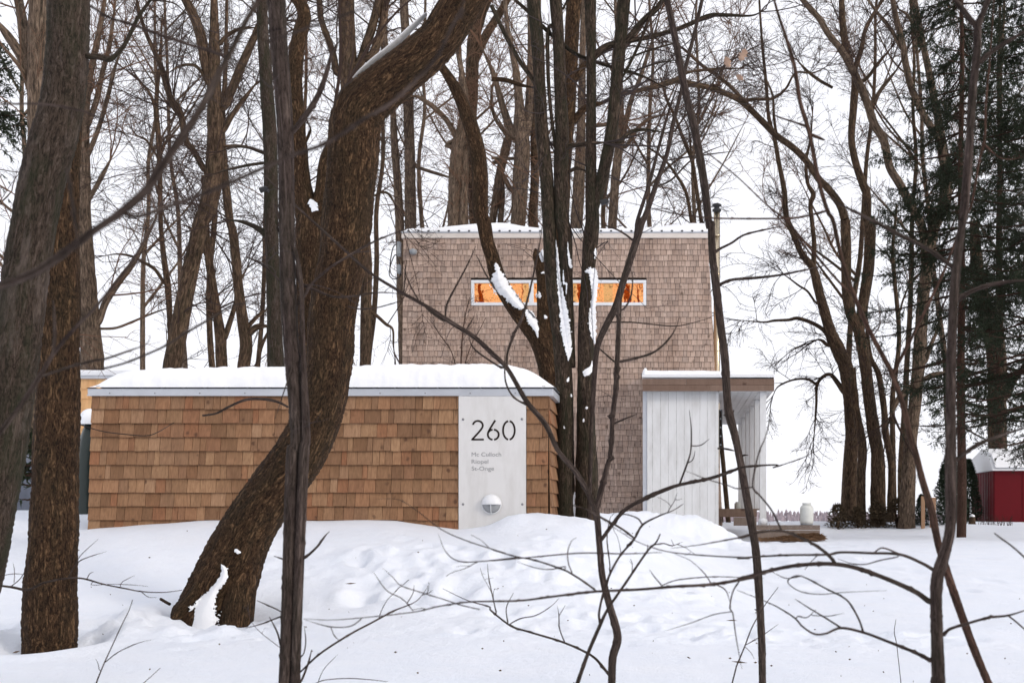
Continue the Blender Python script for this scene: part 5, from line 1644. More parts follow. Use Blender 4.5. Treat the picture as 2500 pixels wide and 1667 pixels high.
STW = dict(n1=2.6, L1=(.06, .28), n2=1.2, L2=(.03, .12), n3=.4, L3=(.02, .05), rmin=.0008, up=.2)
sap("thick dark double-stemmed sapling standing in front of the bent tree", 4.2,
    ["B2 240 1640 78; 262 1568 80; 285 1000 84; 300 500 86; 320 0 86; R6 345 1560 82; 348 1400 84; 335 1200 92; 315 900 104; 296 600 106; 285 300 104; 282 0 106; R2 280 1400 104; 268 900 106; 250 600 112; 226 300 116; 210 0 118; 205 -80 116",
     "B2 330 1640 62; 335 1568 62; 352 1000 66; 372 500 68; 395 0 66; R6 412 1500 60; 408 1300 52; 395 1000 40; 385 700 34; 380 450 30; 350 250 26; 300 120 22; 250 40 20; R2 200 1400 18"],
    ["R6 215 40 14; 260 130 24; 330 290 24; 375 420 24; 480 470 18; 600 515 16; 750 510 14; 860 490 12; 1000 490 10; 1110 515 8", "R6 370 560 14; 450 430 16; 560 330 16; 700 240 16; 900 130 14; 1160 30 10", "R6 330 920 8; 350 700 10; 355 550 10", "R6 295 1100 8; 330 960 10; 200 1350 6",
     "R2 320 900 34; 430 760 38; 510 620 36; 560 470 30; 590 360 24; 640 280 18", "R6 0 240 12; 120 300 14; 230 400 14; 350 480 12", "B2 400 720 18; 480 650 16; 540 570 12; 565 545 10", "B2 360 740 10; 270 735 10; 190 710 9", "B2 370 1490 12; 500 1370 14; 700 1240 14; 850 1160 13; 1000 1080 12; 1150 1015 9; 1235 912 7", "B2 1090 1030 7; 1130 960 6; 1137 905 5",
     "B2 370 1560 16; 420 1440 14; 445 1340 10", "B2 260 1110 12; 180 1140 10; 100 1170 9; 0 1195 8", "B2 240 1330 12; 215 1230 12; 160 1120 10", "B2 270 1100 10; 190 1060 9; 75 1010 8", "B2 385 1380 8; 405 1290 8; 395 1180 6"], STW)
sap("tall slim sapling crossing the right end of the house", 6.0,
    ["B3 1832 1640 52; 1830 1568 50; 1825 1300 52; 1815 1100 52; 1800 850 58; 1782 650 56; 1752 480 56; 1720 300 55; 1690 130 52; 1665 0 50; R7 1660 1450 55; 1625 1320 62; 1610 1200 56; 1596 950 60; 1571 750 56; 1541 500 56; 1511 250 52; 1500 0 50; R3 1490 1560 50; 1460 1300 55; 1420 1050 56; 1380 850 56; 1330 650 52; 1290 450 50; 1242 200 46; 1200 0 45; 1185 -70 44"],
    ["R7 1525 215 26; 1560 190 18; 1640 150 16; 1740 90 14; 1960 40 10; R8 330 25 8", "R7 1550 440 24; 1640 402 20; 1800 388 20; 1960 370 16; R8 480 330 12; 660 288 8", "R7 1625 1315 24; 1650 1300 20; 1655 1290 14", "R7 1615 1325 24; 1590 1325 16; 1585 1322 12", "R7 1545 1552 12; 1600 1555 14; 1660 1568 16", "B3 1680 60 14; 1700 30 12; 1735 30 8", "B3 1790 1075 12; 1780 1070 10; 1775 1068 8"], dict(n1=.8, L1=(.05, .25), n2=.8, L2=(.03, .1), n3=0, rmin=.0009))
sap("crooked sapling forking in front of the snow bank below the dark clump", 4.8,
    ["B3 805 1640 52; 812 1568 52; 818 1400 56; 848 1290 58; 845 1210 54; 802 1060 50; 772 950 48; 746 830 46; 730 650 43; 716 480 44; 704 400 48; 690 368 38; 640 260 36; 560 130 35; 450 0 32; R7 370 1390 36; 240 1230 34; 110 1010 31; 0 900 34; R6 1560 790 33; 1400 690 31; 1250 590 26; 1080 495 23; 860 360 20; 700 220 18; 480 20 15; R2 230 1300 12; 110 1180 10"],
    ["B3 706 400 42; 740 270 40; 775 130 36; 805 0 33; R7 832 1300 36; 850 1150 36; 860 950 36; 875 600 31; 890 450 28; 925 300 26; 980 150 20; 1030 20 16", "B3 742 600 26; 800 520 26; 900 400 26; 1040 320 29; 1160 268 29; 1270 230 23; 1480 185 23; 1640 130 21; 1710 108 16; 1930 95 13; B4 240 115 11; 420 55 9; 540 0 7", "B3 1268 230 14; 1320 90 13; 1345 0 10; R7 1365 1420 10; 1352 1290 7",
     "B3 1320 85 8; 1360 60 7; 1375 0 6", "R7 1365 1535 8; 1430 1530 8; 1488 1488 6", "R7 845 965 20; 950 945 18; 1100 900 16; 1200 820 14; 1260 730 10; 1285 650 7", "R7 840 960 14; 760 890 12; 700 840 8", "R7 905 600 14; 950 520 12; 965 400 9; 945 310 6", "R7 820 1390 14; 900 1355 12; 1000 1315 7",
     "B3 795 1510 22; 700 1400 18; 600 1340 16; 480 1290 15; 420 1270 15; 250 1220 14; 130 1180 14; 0 1080 12; B2 1640 1050 11; 1500 1010 9; 1330 930 6", "B2 1690 1090 8; 1660 950 8; 1640 850 7; 1632 762 5", "B2 1770 1160 8; 1760 1060 7; 1808 958 5", "B3 130 1165 8; 200 1130 8; 300 1110 7; 400 1050 6; 456 995 5", "B3 495 1295 9; 460 1200 8; 455 1110 7; 445 1045 5", "B3 455 1115 6; 498 1042 4",
     "R7 105 1000 16; 110 900 18; 160 760 20; 210 660 18; 270 440 14; 330 150 12; 350 0 9", "R6 1365 670 12; 1375 570 14; 1440 440 13; 1520 290 11; 1572 170 8", "R6 1700 460 12; 1640 360 11; 1575 230 8", "R6 1080 500 10; 1090 350 9; 1100 260 7", "R6 1180 540 9; 1120 430 9; 1080 320 7", "R6 1350 680 16; 1250 610 12; 1220 580 10", "R6 1520 720 10; 1540 690 8; 1560 645 6",
     "R6 1920 1255 14; 1830 1200 13; 1780 1110 12; 1770 1010 10; 1775 860 7", "R6 1750 1000 14; 1650 940 13; 1560 870 12; 1520 790 10", "R6 700 580 10; 780 600 10; 900 590 9; 1080 540 7", "B3 770 940 10; 800 800 8; 780 600 8; 800 460 7; 830 420 6"], dict(n1=1.0, L1=(.06, .3), n2=.8, L2=(.03, .12), n3=0, rmin=.0008, up=.2), br_drift=.25)
sap("slanting dark sapling leaning right across the house window", 12.6,
    ["R7 676 1650 30; 690 1300 32; 712 950 36; 732 830 42; 790 700 46; 850 580 48; 905 400 48; 978 170 50; 1030 0 48; R3 1050 1480 40; 1130 1250 34; 1200 1050 30; 1240 850 30; 1290 650 26; 1330 450 26; 1382 250 25; 1440 0 25; 1460 -60 22"],
    ["R7 975 170 28; 990 60 26; R3 1000 1500 26; 1080 1250 24; 1145 1000 22; 1210 770 20; 1280 560 16", "R7 965 130 16; 920 95 14; 850 55 12; 740 20 10; R3 600 1380? 8" .replace("; R3 600 1380? 8", ""), "R3 1250 900 14; 1320 800 14; 1450 660 14; 1560 500 12; 1690 350 10", "R3 1120 1280 14; 1230 1230 13; 1350 1110 12; 1470 1040 10; 1600 990 8",
     "R7 800 690 8; 950 690 9; 1100 705 9; 1280 715 8; 1500 660 5", "R3 1190 1100 10; 1300 1080 10; 1450 1060 9; 1700 1030 7", "R3 1300 620 12; 1420 560 12; 1560 470 12; 1750 350 10; 1960 250 8"], dict(n1=2.2, L1=(.15, .6), n2=2.5, L2=(.06, .25), n3=1, L3=(.04, .1), rmin=.0011))
sap("thin forked whip beside the crooked sapling at the bottom edge", 3.9,
    ["B3 555 1640 30; 580 1568 29; 650 1370 26; 735 1172 25; 790 1060 19; 900 900 18; 1050 680 15; 1110 620 12; 1140 560 9"],
    ["B3 735 1172 20; 728 1080 16; 780 880 16; 860 720 15; 960 600 15; 1020 500 16; 1130 440 14; 1220 405 11; 1296 358 8", "B3 1020 500 12; 985 455 10; 900 428 8; 840 440 5", "B3 1050 690 8; 1055 630 6", "B3 1075 640 8; 1160 625 8; 1220 640 7; 1290 615 5", "B3 965 590 14; 870 520 14; 740 450 14; 640 395 11; 520 360 9"], dict(n1=.8, L1=(.05, .2), n2=.6, L2=(.03, .08), n3=0, rmin=.0008))

t6 = sap("grey-brown forked sapling near the lower right corner with long sideways branches", 3.3,
    ["B4 1362 1640 94; 1360 1568 92; 1352 1350 86; 1348 1200 82; 1342 1000 82; 1352 850 86; 1376 770 84; 1412 650 76; 1440 500 72; 1442 250 76; 1440 0 78; R8 1460 1500 70; 1462 1000 68; 1472 700 66; 1485 450 64; 1505 250 60; 1540 0 50; R4 1545 1500 56; 1572 1200 60; 1592 900 56; 1612 600 56; 1640 350 52; 1644 190 54; 1680 90 42; 1712 0 40; 1730 -70 38"],
    ["R4 1640 190 42; 1590 130 40; 1520 40 36; 1450 -50 32", "R4 1655 430 38; 1720 370 32; 1850 285 30; 1970 215 26", "R8 1500 545 38; 1560 500 32; 1650 460 29; 1780 425 28; 1970 403 25", "R8 1455 300 30; 1300 190 27; 1100 90 26; 930 0 23; R4 850 1470 21; 700 1395 17; 560 1300 12", "R8 1440 1680 26; 1620 1540 26; 1800 1465 24; 1970 1410 22",
     "B4 1295 1015 40; 1200 950 35; 1000 860 31; 800 790 30; 660 765 30; 500 765 28; 300 790 26; 0 870 23; B3 1780 850 22; 1500 900 22; 1250 915 20; 1000 935 19; 780 945 18; 640 955 17; 400 985 15; 200 1010 14; 0 1015 13; B2 1500 1020 12; 1300 1050 11; 1150 1085 11; 900 1115 10; 600 1140 9; 390 1135 7",
     "B4 1320 800 26; 1250 760 22; 1100 700 20; 900 690 18; 700 685 17; 600 700 16; 300 705 14; 0 725 12; B3 1750 722 11; 1500 710 10; 1200 682 9; 1000 620 9; 860 540 8; 740 455 7", "B4 655 750 26; 600 690 24; 500 620 20; 400 575 19; 300 540 18; 150 550 16; 0 590 14; B3 1730 575 12; 1400 635 10; 1210 658 7",
     "B4 300 540 14; 230 400 13; 150 300 12; 105 245 12; 118 130 11; 150 0 10; R7 1870 1480 9; 1915 1310 6", "B4 105 245 10; 0 255 9; B3 1600 235 8; 1450 190 7; 1310 135 5", "B4 1310 1415 26; 1200 1360 24; 1000 1280 20; 850 1225 19; 700 1195 18; 600 1232 15; 520 1235 14; 440 1185 13; 390 1130 12; 300 1070 11; 200 1020 10; 0 940 8",
     "B4 695 1190 14; 600 1130 12; 500 1070 10; 390 1000 8", "B4 850 1222 16; 822 1140 14; 760 1030 13; 700 980 12; 600 930 11; 430 845 9; 350 865 8; 350 900 7; 430 950 7; 560 968 7; 720 955 6; 1010 942 5", "B4 430 845 7; 330 860 7; 240 820 6", "B4 395 1140 8; 410 1115 8; 470 1125 7; 530 1070 6", "B4 510 1110 6; 620 1115 6; 720 1095 4",
     "B4 1395 1232 26; 1440 1200 22; 1550 1165 19; 1700 1125 18; 1830 1110 17; 1970 1068 15", "B4 1830 1112 13; 1890 1160 12; 1970 1230 11", "B4 920 690 10; 980 655 12; 1080 690 12; 1150 720 10", "B4 1080 715 9; 960 740 9; 870 765 8; 780 762 7; 680 730 6", "B3 700 940 14; 620 880 14; 540 830 14; 480 800 13; 300 740 11; 150 710 9; 0 665 8; B2 1750 690 8; 1500 610 8; 1320 530 7; 1150 400 7; 1030 330 6; 880 325 4",
     "B3 545 825 9; 520 760 8; 515 680 8; 540 610 7; 575 585 5", "B3 500 780 8; 400 800 7; 300 790 6; 175 750 5", "B3 1150 910 9; 1100 850 8; 1065 800 6", "B3 1150 910 9; 1220 880 8; 1300 865 8; 1500 850 7; 1840 860 5", "B3 1680 870 9; 1630 950 10; 1610 1060 10; 1630 1100 9; 1650 1250 8; 1690 1470 5", "B3 1620 1085 7; 1500 1105 7; 1350 1160 6; 1165 1217 4",
     "B3 1480 890 9; 1440 830 8; 1375 765 6", "B3 1500 895 8; 1580 940 8; 1610 1020 7", "B3 0 742 9; 250 720 9; 600 690 10; 900 695 10; 1150 685 9", "B2 1830 720 8; 1600 745 8; 1440 745 8; 1350 680 7; 1300 560 5", "B2 1580 1070 8; 1450 1040 8; 1330 1000 7; 1200 960 7; 1050 910 7; 1000 860 6; 925 790 5", "B2 1130 1080 7; 1060 1000 7; 950 940 7; 860 815 5", "B2 780 1135 8; 700 1185 8; 560 1185 7; 400 1140 5", "B2 575 1190 6; 600 1250 6; 650 1290 4"],
    dict(n1=.9, L1=(.05, .22), n2=.8, L2=(.03, .1), n3=0, rmin=.0007, up=.1), br_drift=.12)
sap("straight reddish stem slanting up behind the forked sapling", 3.8,
    ["B4 1730 1640 52; 1695 1568 52; 1600 1340 55; 1530 1150 56; 1460 950 56; 1405 780 52; 1360 640 50; 1310 400 50; 1250 200 46; 1200 0 42; R8 1185 1480 42; 1130 1250 40; 1060 1050 36; 1000 930 33; 900 740 31; 800 510 29; 720 280 28; 655 0 28; R4 620 1450 28; 560 1250 28; 490 900 28; 430 700 28; 390 450 25; 340 280 22; 280 100 18; 240 -40 16"],
    ["R8 1060 1050 28; 1100 970 25; 1200 780 23; 1300 580 21; 1400 370 20; 1460 220 18; 1540 0 14; R4 1600 1400 16; 1650 1120 16; 1690 950 18; 1700 700 18; 1730 350 18; 1755 0 16", "R8 790 495 20; 700 420 17; 560 260 15; 400 70 14; 340 0 12; R4 200 1400 10; 0 1210 8; R3 1500 1050? 8".replace("; R3 1500 1050? 8", "; R3 1480 1050 8; 1250 880 7; 1000 600 6"), "R8 930 780 10; 970 720 9; 975 650 8; 960 510 6",
     "R4 500 920 24; 600 960 20; 720 1000? 16".replace("; 720 1000? 16", ""), "R4 490 870 16; 400 840 13; 280 800 10; 160 750 7", "R4 620 1440 16; 400 1490 14; 200 1495 13; 0 1495 12; R3 1500 1490 11; 1250 1460 10; 1000 1400 8; 860 1370 5", "R4 1690 990 14; 1780 1070 11; 1860 1090 10; 1960 1075 9"], dict(n1=.6, L1=(.06, .25), n2=.6, L2=(.03, .1), n3=0, rmin=.0008), bark=BARK_RED, br_drift=.15)
sap("blurred bare branch arching up from the lower left edge to the top", 1.75,
    ["V -60 690 14; 0 658 16; 67 632 17; 114 605 18; 175 560 18; 215 531 17; 249 508 16; 279 487 18; 336 437 19; 370 386 19; 420 312 18; 454 262 17; 487 202 16; 504 168 15; 531 118 13; 565 50 12; 590 5 11; 610 -50 10"],
    ["V 279 489 10; 319 497 9.5; 370 480 9; 447 453 9; 504 430 9; 605 386 9; 665 358 9; 749 329 9; 833 275 9; 900 235 9; 951 188 9; 1001 134 8.5; 1035 67 8; 1062 20 7; 1070 -30 6", "V 155 386 8; 162 437 8; 175 527 8; 180 560 8", "V 610 97 5; 699 67 6; 833 20 5; 880 0 4"], None, br_drift=.1, ground=False, name="near_branch")
sap("thin branch sweeping up in front of the furrowed brown trunk", 2.6,
    ["V -40 1040 11; 0 992 10; 44 935 10; 91 864 10; 124 810 9; 175 750 8; 215 710 7; 252 666 6; 302 602 5; 336 542 4.5; 356 508 4; 375 450 3"],
    ["V 94 864 7; 134 851 6; 202 831 6; 242 824 5.5; 292 807 5; 336 790 4; 345 770 3", "V 232 848 5; 286 834 5; 336 814 5; 380 794 5; 430 763 5; 487 730 5; 538 700 4.5; 605 697 4; 620 693 3", "V 202 845 4; 232 848 5", "V 123 805 7; 126 760 7; 122 690 7", "V 0 240 4; 94 239 5; 161 249 5; 208 262 4.5; 269 296 4; 319 333 3", "V 208 14 6; 249 40 7; 302 57 7; 370 81 8; 437 104 8; 484 118 8; 538 138 7; 591 168 6"], dict(n1=2.4, L1=(.06, .3), n2=2, L2=(.04, .15), n3=0, rmin=.0006), br_drift=.15, ground=False, name="near_branch")
# low weeds and whips standing in the snow
sap("low twig lying across the foot of the furrowed brown trunk", 5.2, ["B1 -40 905 13; 0 910 14; 80 920 17; 190 936 17; 300 890 15; 450 860 12; 560 862 12; 700 900 10; 850 930 9; 960 950 8; 1100 955 6; 1230 940 4"],
    ["B1 590 860 6; 605 830 6; 633 816 4", "B1 820 890 4; 870 860 4; 910 840 3", "B1 620 905 4; 760 900 4; 900 905 4; 1000 915 3", "B1 75 915 7; 130 870 6; 170 810 5; 190 760 4", "B1 0 845 5; 90 830 5; 180 835 4", "B1 95 890 5; 98 820 4; 88 750 3", "B1 460 855 7; 520 760 7; 590 720 6; 718 680 3", "B1 510 770 6; 550 700 5; 665 595 3", "B1 940 940 4; 1000 985 4; 1058 990 3"], None, ground=False, name="snow_twig")
sap("small forked whip poking from the snow at the bottom left", 4.6, ["B1 640 1600 10; 660 1540 9; 705 1430 8; 760 1310 7; 830 1160 6; 870 1080 5; 896 1004 4"], ["B1 712 1425 7; 780 1370 6; 850 1332 6; 940 1295 5; 1024 1274 3", "B1 672 1480 5; 660 1430 4; 645 1404 3"], None, name="snow_twig")
sap("little leaning twig at the bottom edge left of the double sapling", 4.4, ["B1 930 1600 6; 1000 1540 5; 1084 1464 3"], (), None, name="snow_twig")
sap("low curved twig at the bottom edge right of the double sapling", 4.4, ["B2 440 1600 7; 490 1560 7; 560 1543 6; 700 1535 6; 850 1545 5; 957 1557 3"], ["B2 490 1555 5; 530 1470 4; 620 1375 3"], None, ground=False, name="snow_twig")
sap("tiny cross of twigs beside the foot of the tall slim sapling", 5.4, ["B3 1655 1450 10; 1710 1320 9; 1760 1190 8; 1840 1050 6; 1936 920 4"], ["B3 1725 1305 6; 1830 1245 6; 1936 1170 4", "B3 1715 1325 5; 1750 1360 4; 1778 1408 3"], None, name="snow_twig")
sap("thin whip standing alone in the trampled snow at the right", 6.6, ["B4 1080 1335 5; 1072 1280 5; 1060 1220 5; 1072 1137 3"], (), None, name="snow_twig")
sap("faint twig stub poking in at the lower right edge", 3.0, ["B4 1980 760 14; 1936 715 13; 1850 640 12; 1780 590 11; 1735 555 9"], (), None, ground=False, name="near_branch")
sap("short curled twig hanging before the kiosk shingles", 6.5, ["R5 1385 1328 14; 1480 1312 14; 1560 1270 16; 1680 1220 18; 1800 1215 20; 1900 1235 18; R6 290 1270 14"], (), None, ground=False, name="near_branch")
sap("thin drooping twig across the lower left of the kiosk wall", 10.5, ["R5 560 1395 6; 700 1435 7; 850 1455 7; 1000 1465 7; 1080 1440 6; 1190 1375 4"], (), None, ground=False, name="near_branch")


# ------------------------------------------------------------------ conifers
def needles(P, R, per_m, ln, wd, rng):
    """pointed needle tufts along twigs"""
    N, K, _ = P.shape
    seg = np.linalg.norm(np.diff(P, axis=1), axis=2).sum(1)
    cnt = rng.poisson(per_m * seg)
    idx = np.repeat(np.arange(N), cnt)
    n = len(idx)
    t = rng.uniform(0, 1, n) * (K - 1.001)
    i = t.astype(int); f = (t - i)[:, None]
    p = P[idx, i] * (1 - f) + P[idx, i + 1] * f
    tan = P[idx, i + 1] - P[idx, i]; tan /= np.linalg.norm(tan, axis=1, keepdims=True) + 1e-9
    rv = rng.normal(size=(n, 3)); rv[:, 2] -= .35
    rv /= np.linalg.norm(rv, axis=1, keepdims=True)
    d = tan * .7 + rv * .8
    d /= np.linalg.norm(d, axis=1, keepdims=True)
    sd = np.cross(d, rng.normal(size=(n, 3))); sd /= np.linalg.norm(sd, axis=1, keepdims=True) + 1e-9
    l = rng.uniform(.6, 1.2, n)[:, None] * ln
    a = p + sd * wd; b = p - sd * wd; c = p + d * l
    V = np.stack([a, b, c], 1).reshape(-1, 3)
    return V, np.arange(n * 3).reshape(-1, 3)


def spruce(label, u, Y, H, z_first, Lmax, seed, w=.26, per_layer=6, dz=.34, dens=1.0, vtop=None, dead_below=0.0):
    rng = np.random.default_rng(seed)
    x = X(u, Y); zb = gz1(x, Y) - .25
    root = empty("spruce_tree", (x, Y, zb), label, "spruce", "dark spruces at the sides of the yard")
    zs = np.linspace(0, H, 30)
    P = np.stack([.02 * np.sin(zs), .02 * np.cos(zs * .7), zs], 1)
    V, Q, bk = tube_np(P, w / 2 * (1 - .85 * zs / H) + .01, 14)
    obj("trunk", mesh_np("trunk", V, Q, bark=bk), BARK_RED, root)
    br, rr = [], []
    z = z_first
    while z < H - .2:
        f = (z - z_first) / (H - z_first)
        L = Lmax * (1 - f) ** .8 * (1 if z > z_first + dead_below else .75)
        for k in range(per_layer):
            a = rng.uniform(0, 2 * math.pi)
            l = L * rng.uniform(.65, 1.1)
            d = np.array([math.cos(a), math.sin(a)])
            tt = np.linspace(0, 1, 9)
            pz = z + rng.uniform(-.15, .15) - .30 * l * tt ** 1.2 + .22 * l * tt ** 3 - .02 * rng.normal(size=9).cumsum() * .3
            sw = rng.uniform(-.12, .12) * l * tt ** 2
            br.append(np.stack([d[0] * l * tt - d[1] * sw, d[1] * l * tt + d[0] * sw, pz], 1))
            rr.append(np.linspace(.018 + .006 * l, .005, 9))
        z += dz
    br = np.array(br); rr = np.array(rr)
    live = br[:, 0, 2] > z_first + dead_below
    nb = rng.poisson(np.where(live, 13, 6) * np.clip(np.linalg.norm(br[:, -1] - br[:, 0], axis=1), .3, 3))
    sz_ = min(1, Lmax / 1.5)
    A, RA = grow(br, rr, nb, (.25 * sz_, .85 * sz_), (.6, 1.2), .006, .004, rng, K=5, tmin=.12, up=-.28, wig=.1, curl=-.05)
    root_v = np.array(root.location)
    kv = in_view(A + root_v, 160); A, RA = A[kv], RA[kv]
    nl = rng.poisson(3.2, len(A))
    B, RB = grow(A, RA, nl, (.12 * sz_, .36 * sz_), (.4, .9), .006, .0035, rng, K=4, up=-.25, wig=.1, curl=-.06)
    vs, qs, off = [], [], 0
    for p, r, sd in ((br, rr, 4), (A[:, ::2], RA[:, ::2], 3)):
        v, q = tubes(p, r, sd)
        vs.append(v); qs.append(q + off); off += len(v)
    obj("boughs", mesh_np("boughs", np.concatenate(vs), np.concatenate(qs)), BARK_RED, root)
    zlim = z_first + dead_below
    keepA = (A[:, 0, 2] > zlim) | (rng.random(len(A)) < .35)
    keepB = (B[:, 0, 2] > zlim) | (rng.random(len(B)) < .35)
    Vn, Tn, o = [], [], 0
    for p, r in ((A[keepA], 0), (B[keepB], 0), (br[live][:, 4:], 0)):
        v, t_ = needles(p, r, 55 * dens, .085, .011, rng)
        Vn.append(v); Tn.append(t_ + o); o += len(v)
    obj("needles", mesh_np("needles", np.concatenate(Vn), None, np.concatenate(Tn), smooth=False), NEEDLE, root)


spruce("slim spruce with a bare reddish lower trunk left of the red shed", 2347, 33, 20, 3.4, 4.3, 11, .26, 4, .42, .75, dead_below=2.6)
spruce("densest dark spruce at the right edge in front of the red shed", 2535, 29, 19, 2.9, 3.6, 12, .34, 5, .42, .72, dead_below=.4)
spruce("dark spruce standing behind the broad trunk near the right edge", 2440, 44, 23, 4.2, 4.0, 13, .36, 4, .50, .7, dead_below=.8)
spruce("spruce whose bough tips reach in at the upper left edge", -190, 17, 9.0, 5.9, 1.9, 14, .24, 5, .36, .8)
spruce("young spruce tucked between the two big left trunks", 104, 11.2, 1.55, .75, .30, 15, .05, 5, .16, .9)


def leafy_cone(name, label, cat, u, Y, w, vt, mat, n, seed, round_=False, leaf=.07, group=None):
    rng = np.random.default_rng(seed)
    x = X(u, Y); zb = gz1(x, Y) - .1
    H = Z(vt, Y) - zb
    root = empty(name, (x, Y, zb), label, cat, group)
    m = MB()
    for k in range(7):
        a = rng.uniform(0, 6.28); l = rng.uniform(.3, .8)
        m.tube([(x, Y, zb), (x + math.cos(a) * w * .2 * l, Y + math.sin(a) * w * .2 * l, zb + H * .4), (x + math.cos(a) * w * .35 * l, Y + math.sin(a) * w * .35 * l, zb + H * l)], [.03, .02, .008], 6)
    m.build("stems", BARK_RED, root)
    t = rng.uniform(0, 1, n) ** (.8)
    th = rng.uniform(0, 6.283, n)
    env = np.where(t < .2, .75 + t * 1.2, 1) * (np.sqrt(np.clip(1 - t ** 2, 0, 1)) if round_ else (1 - t) ** .55)
    lump = np.array([1 + .35 * mnoise.noise((2.2 * math.cos(a) + seed, 2.2 * math.sin(a), 5 * b)) for a, b in zip(th, t)])
    r = w / 2 * env * lump * rng.uniform(.0, 1.05, n) ** .5 + .01
    p = np.stack([r * np.cos(th), r * np.sin(th), t * H], 1)
    d = rng.normal(size=(n, 3)); d[:, 2] += .7; d[:, 0] += np.cos(th); d[:, 1] += np.sin(th)
    d /= np.linalg.norm(d, axis=1, keepdims=True)
    sd = np.cross(d, rng.normal(size=(n, 3))); sd /= np.linalg.norm(sd, axis=1, keepdims=True)
    l = rng.uniform(.6, 1.4, n)[:, None] * leaf
    V = np.stack([p + sd * leaf * .22, p - sd * leaf * .22, p + d * l], 1).reshape(-1, 3)
    obj("foliage", mesh_np("foliage", V, None, np.arange(3 * n).reshape(-1, 3), smooth=False), mat, root)


leafy_cone("cedar_bush", "tall dark green cedar bush behind the forked sapling", "cedar", 2318, 37.5, 1.25, 1108, CEDAR_G, 9000, 1, leaf=.085)
leafy_cone("cedar_bush", "dark green cedar hedge piece between the spruce trunk and red shed", "cedar", 2364, 41, 1.1, 1122, CEDAR_G, 7000, 2, leaf=.085)
leafy_cone("cedar_bush", "low dark cedar bush beside the wooden stake", "cedar", 2250, 38, .62, 1208, CEDAR_G, 2600, 3, leaf=.07)
for i, (u, w, vt, lab) in enumerate([(2045, .65, 1232, "brownish juniper at the foot of the leftmost clump trunk"), (2095, .6, 1240, "brownish juniper between the clump trunks"), (2142, .7, 1224, "brownish juniper under the thin wavering stem"), (2190, .85, 1218, "largest brownish juniper at the foot of the rightmost clump trunk")]):
    leafy_cone("juniper_bush", lab, "juniper", u, 37.4, w, vt, JUNIPER, 700, 20 + i, True, .12, "junipers under the clump of trunks")


def whips(label, u0, u1, Y, n, h, seed, name="red_twig_shrub"):
    rng = np.random.default_rng(seed)
    x0, x1 = X(u0, Y), X(u1, Y)
    root = empty(name, ((x0 + x1) / 2, Y, gz1((x0 + x1) / 2, Y)), label, "shrub")
    P = np.zeros((n, 5, 3)); R = np.zeros((n, 5))
    for i in range(n):
        x = rng.uniform(x0, x1); y = Y + rng.uniform(-.25, .25); z = gz1(x, y) - .05
        l = rng.uniform(.5, 1) * h; a = rng.normal(0, .28)
        for k in range(5):
            P[i, k] = (x + a * l * (k / 4) ** 1.2, y + rng.normal(0, .02), z + l * k / 4)
        R[i] = np.linspace(.009, .004, 5)
    V, Q = tubes(P, R, 4)
    obj("stems", mesh_np("stems", V - np.array(root.location), Q), BARK_RED, root)


whips("low reddish twig shrub in the snow before the red shed", 2388, 2470, 37.0, 46, .42, 4)
whips("sparse reed stems at the foot of the white porch column", 1872, 1890, 27.6, 9, .5, 6, "dry_stalks")

# ------------------------------------------------------------------ small things
for u, v, Y, lab in ((646, 462, 17.75, "small black spotlight strapped to the straight grey trunk"), (1478, 493, 12.8, "small black spotlight on the dark clump above the roof")):
    x, y, z = unp(u, v, Y)
    e = empty("tree_spotlight", (x, y, z), lab, "spotlight", "black spotlights fixed to trees")
    m = MB()
    q = 1 if u < 1000 else .75
    for s in (0,):
        V, Q, _ = tube_np(np.array([(x - .07 * q, y, z - .02 * q), (x - .05 * q, y, z - .012 * q), (x + .02 * q, y, z + .012 * q), (x + .05 * q, y, z + .02 * q)]), np.array([.045, .043, .036, .02]) * q, 14)
        m.add(V.tolist(), [tuple(int(i) for i in a) for a in Q])
    m.build("lamp_housing", DARK, e, smooth=True)
    MB().box(x + .0, x + .03 * q, y - .01, y + .12, z - .02 * q, z + .02 * q).build("bracket", DARK, e)

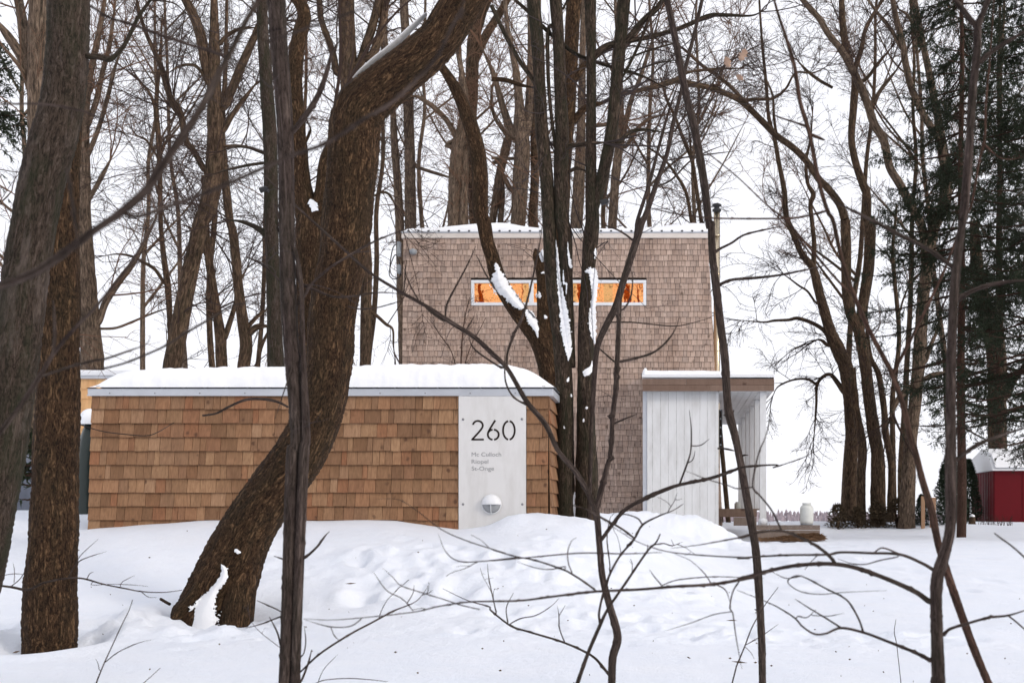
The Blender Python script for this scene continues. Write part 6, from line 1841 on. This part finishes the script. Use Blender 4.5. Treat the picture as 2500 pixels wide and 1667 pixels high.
t_leaf = [(1776, 152, 5.8, .030, .25, "curled tan dead leaf hanging left of the pair above the chimney"), (1814, 135, 5.8, .034, -.5, "flat tan dead leaf hanging highest above the chimney"), (1806, 190, 5.8, .022, .9, "narrow tan dead leaf hanging lowest above the chimney")]
for u, v, Y, sz, rot, lab in t_leaf:
    x, y, z = unp(u, v, Y)
    e = empty("dead_leaf", (x, y, z), lab, "leaf", "tan dead leaves still hanging")
    n = 9
    V, Q = [], []
    for i in range(n):
        f = i / (n - 1)
        w = sz * .55 * math.sin(math.pi * min(.97, max(.03, f * .92 + .05))) ** .6 * (1 + .35 * math.sin(i * 2.6 + sz * 300))
        for k in (-1, 0, 1):
            px_, pz_ = k * w, (f - .5) * -2 * sz
            V.append((px_ * math.cos(rot) - pz_ * math.sin(rot), .012 * math.cos(k * 1.5 + f * 3) + .006 * k, px_ * math.sin(rot) + pz_ * math.cos(rot)))
    for i in range(n - 1):
        for k in range(2):
            Q.append((i * 3 + k, i * 3 + k + 1, i * 3 + k + 4, i * 3 + k + 3))
    o = obj("blade", mesh_np("blade", V, Q), DEADLEAF, e)
    md = o.modifiers.new("thick", 'SOLIDIFY'); md.thickness = .0008
    top = np.array(V[1])
    MB().tube([(x + top[0], y + top[1], z + top[2]), (x + top[0] * 1.2, y, z + top[2] + .02), (x + top[0] * 1.1 - .005, y, z + top[2] + .05)], .0012, 5).build("leaf_stalk", TWIG_NEAR, e)

# seeds, bark flakes and needles scattered on the snow
rng = np.random.default_rng(21)
V, T = [], []
for i in range(190):
    y = rng.uniform(5.6, 26) if rng.random() < .3 else rng.uniform(5.6, 12)
    x = rng.uniform(-.62, .36) * y
    if 11.9 < y < 13.2 and x < -1.2: continue
    z = gz1(x, y) + .018
    a = rng.uniform(0, 6.28); l = rng.uniform(.004, .013); w = rng.uniform(.001, .003)
    if rng.random() < .06: l = rng.uniform(.03, .07); w = .002
    b = len(V)
    dx, dy = math.cos(a) * l, math.sin(a) * l
    V += [(x - dx, y - dy, z + .004), (x - dy * w / l, y + dx * w / l, z + .010), (x + dx, y + dy, z + .004), (x + dy * w / l, y - dx * w / l, z - .002)]
    T += [(b, b + 1, b + 2), (b, b + 2, b + 3)]
tag(obj("fallen_debris", mesh_np("fallen_debris", V, None, T, smooth=False), DEBRIS), "brown seeds and bark flakes scattered over the snow", "debris", kind="stuff")
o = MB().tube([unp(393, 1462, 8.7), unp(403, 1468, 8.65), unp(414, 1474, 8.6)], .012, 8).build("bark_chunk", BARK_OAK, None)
tag(o, "broken piece of bark lying left of the bent tree's foot", "bark piece")
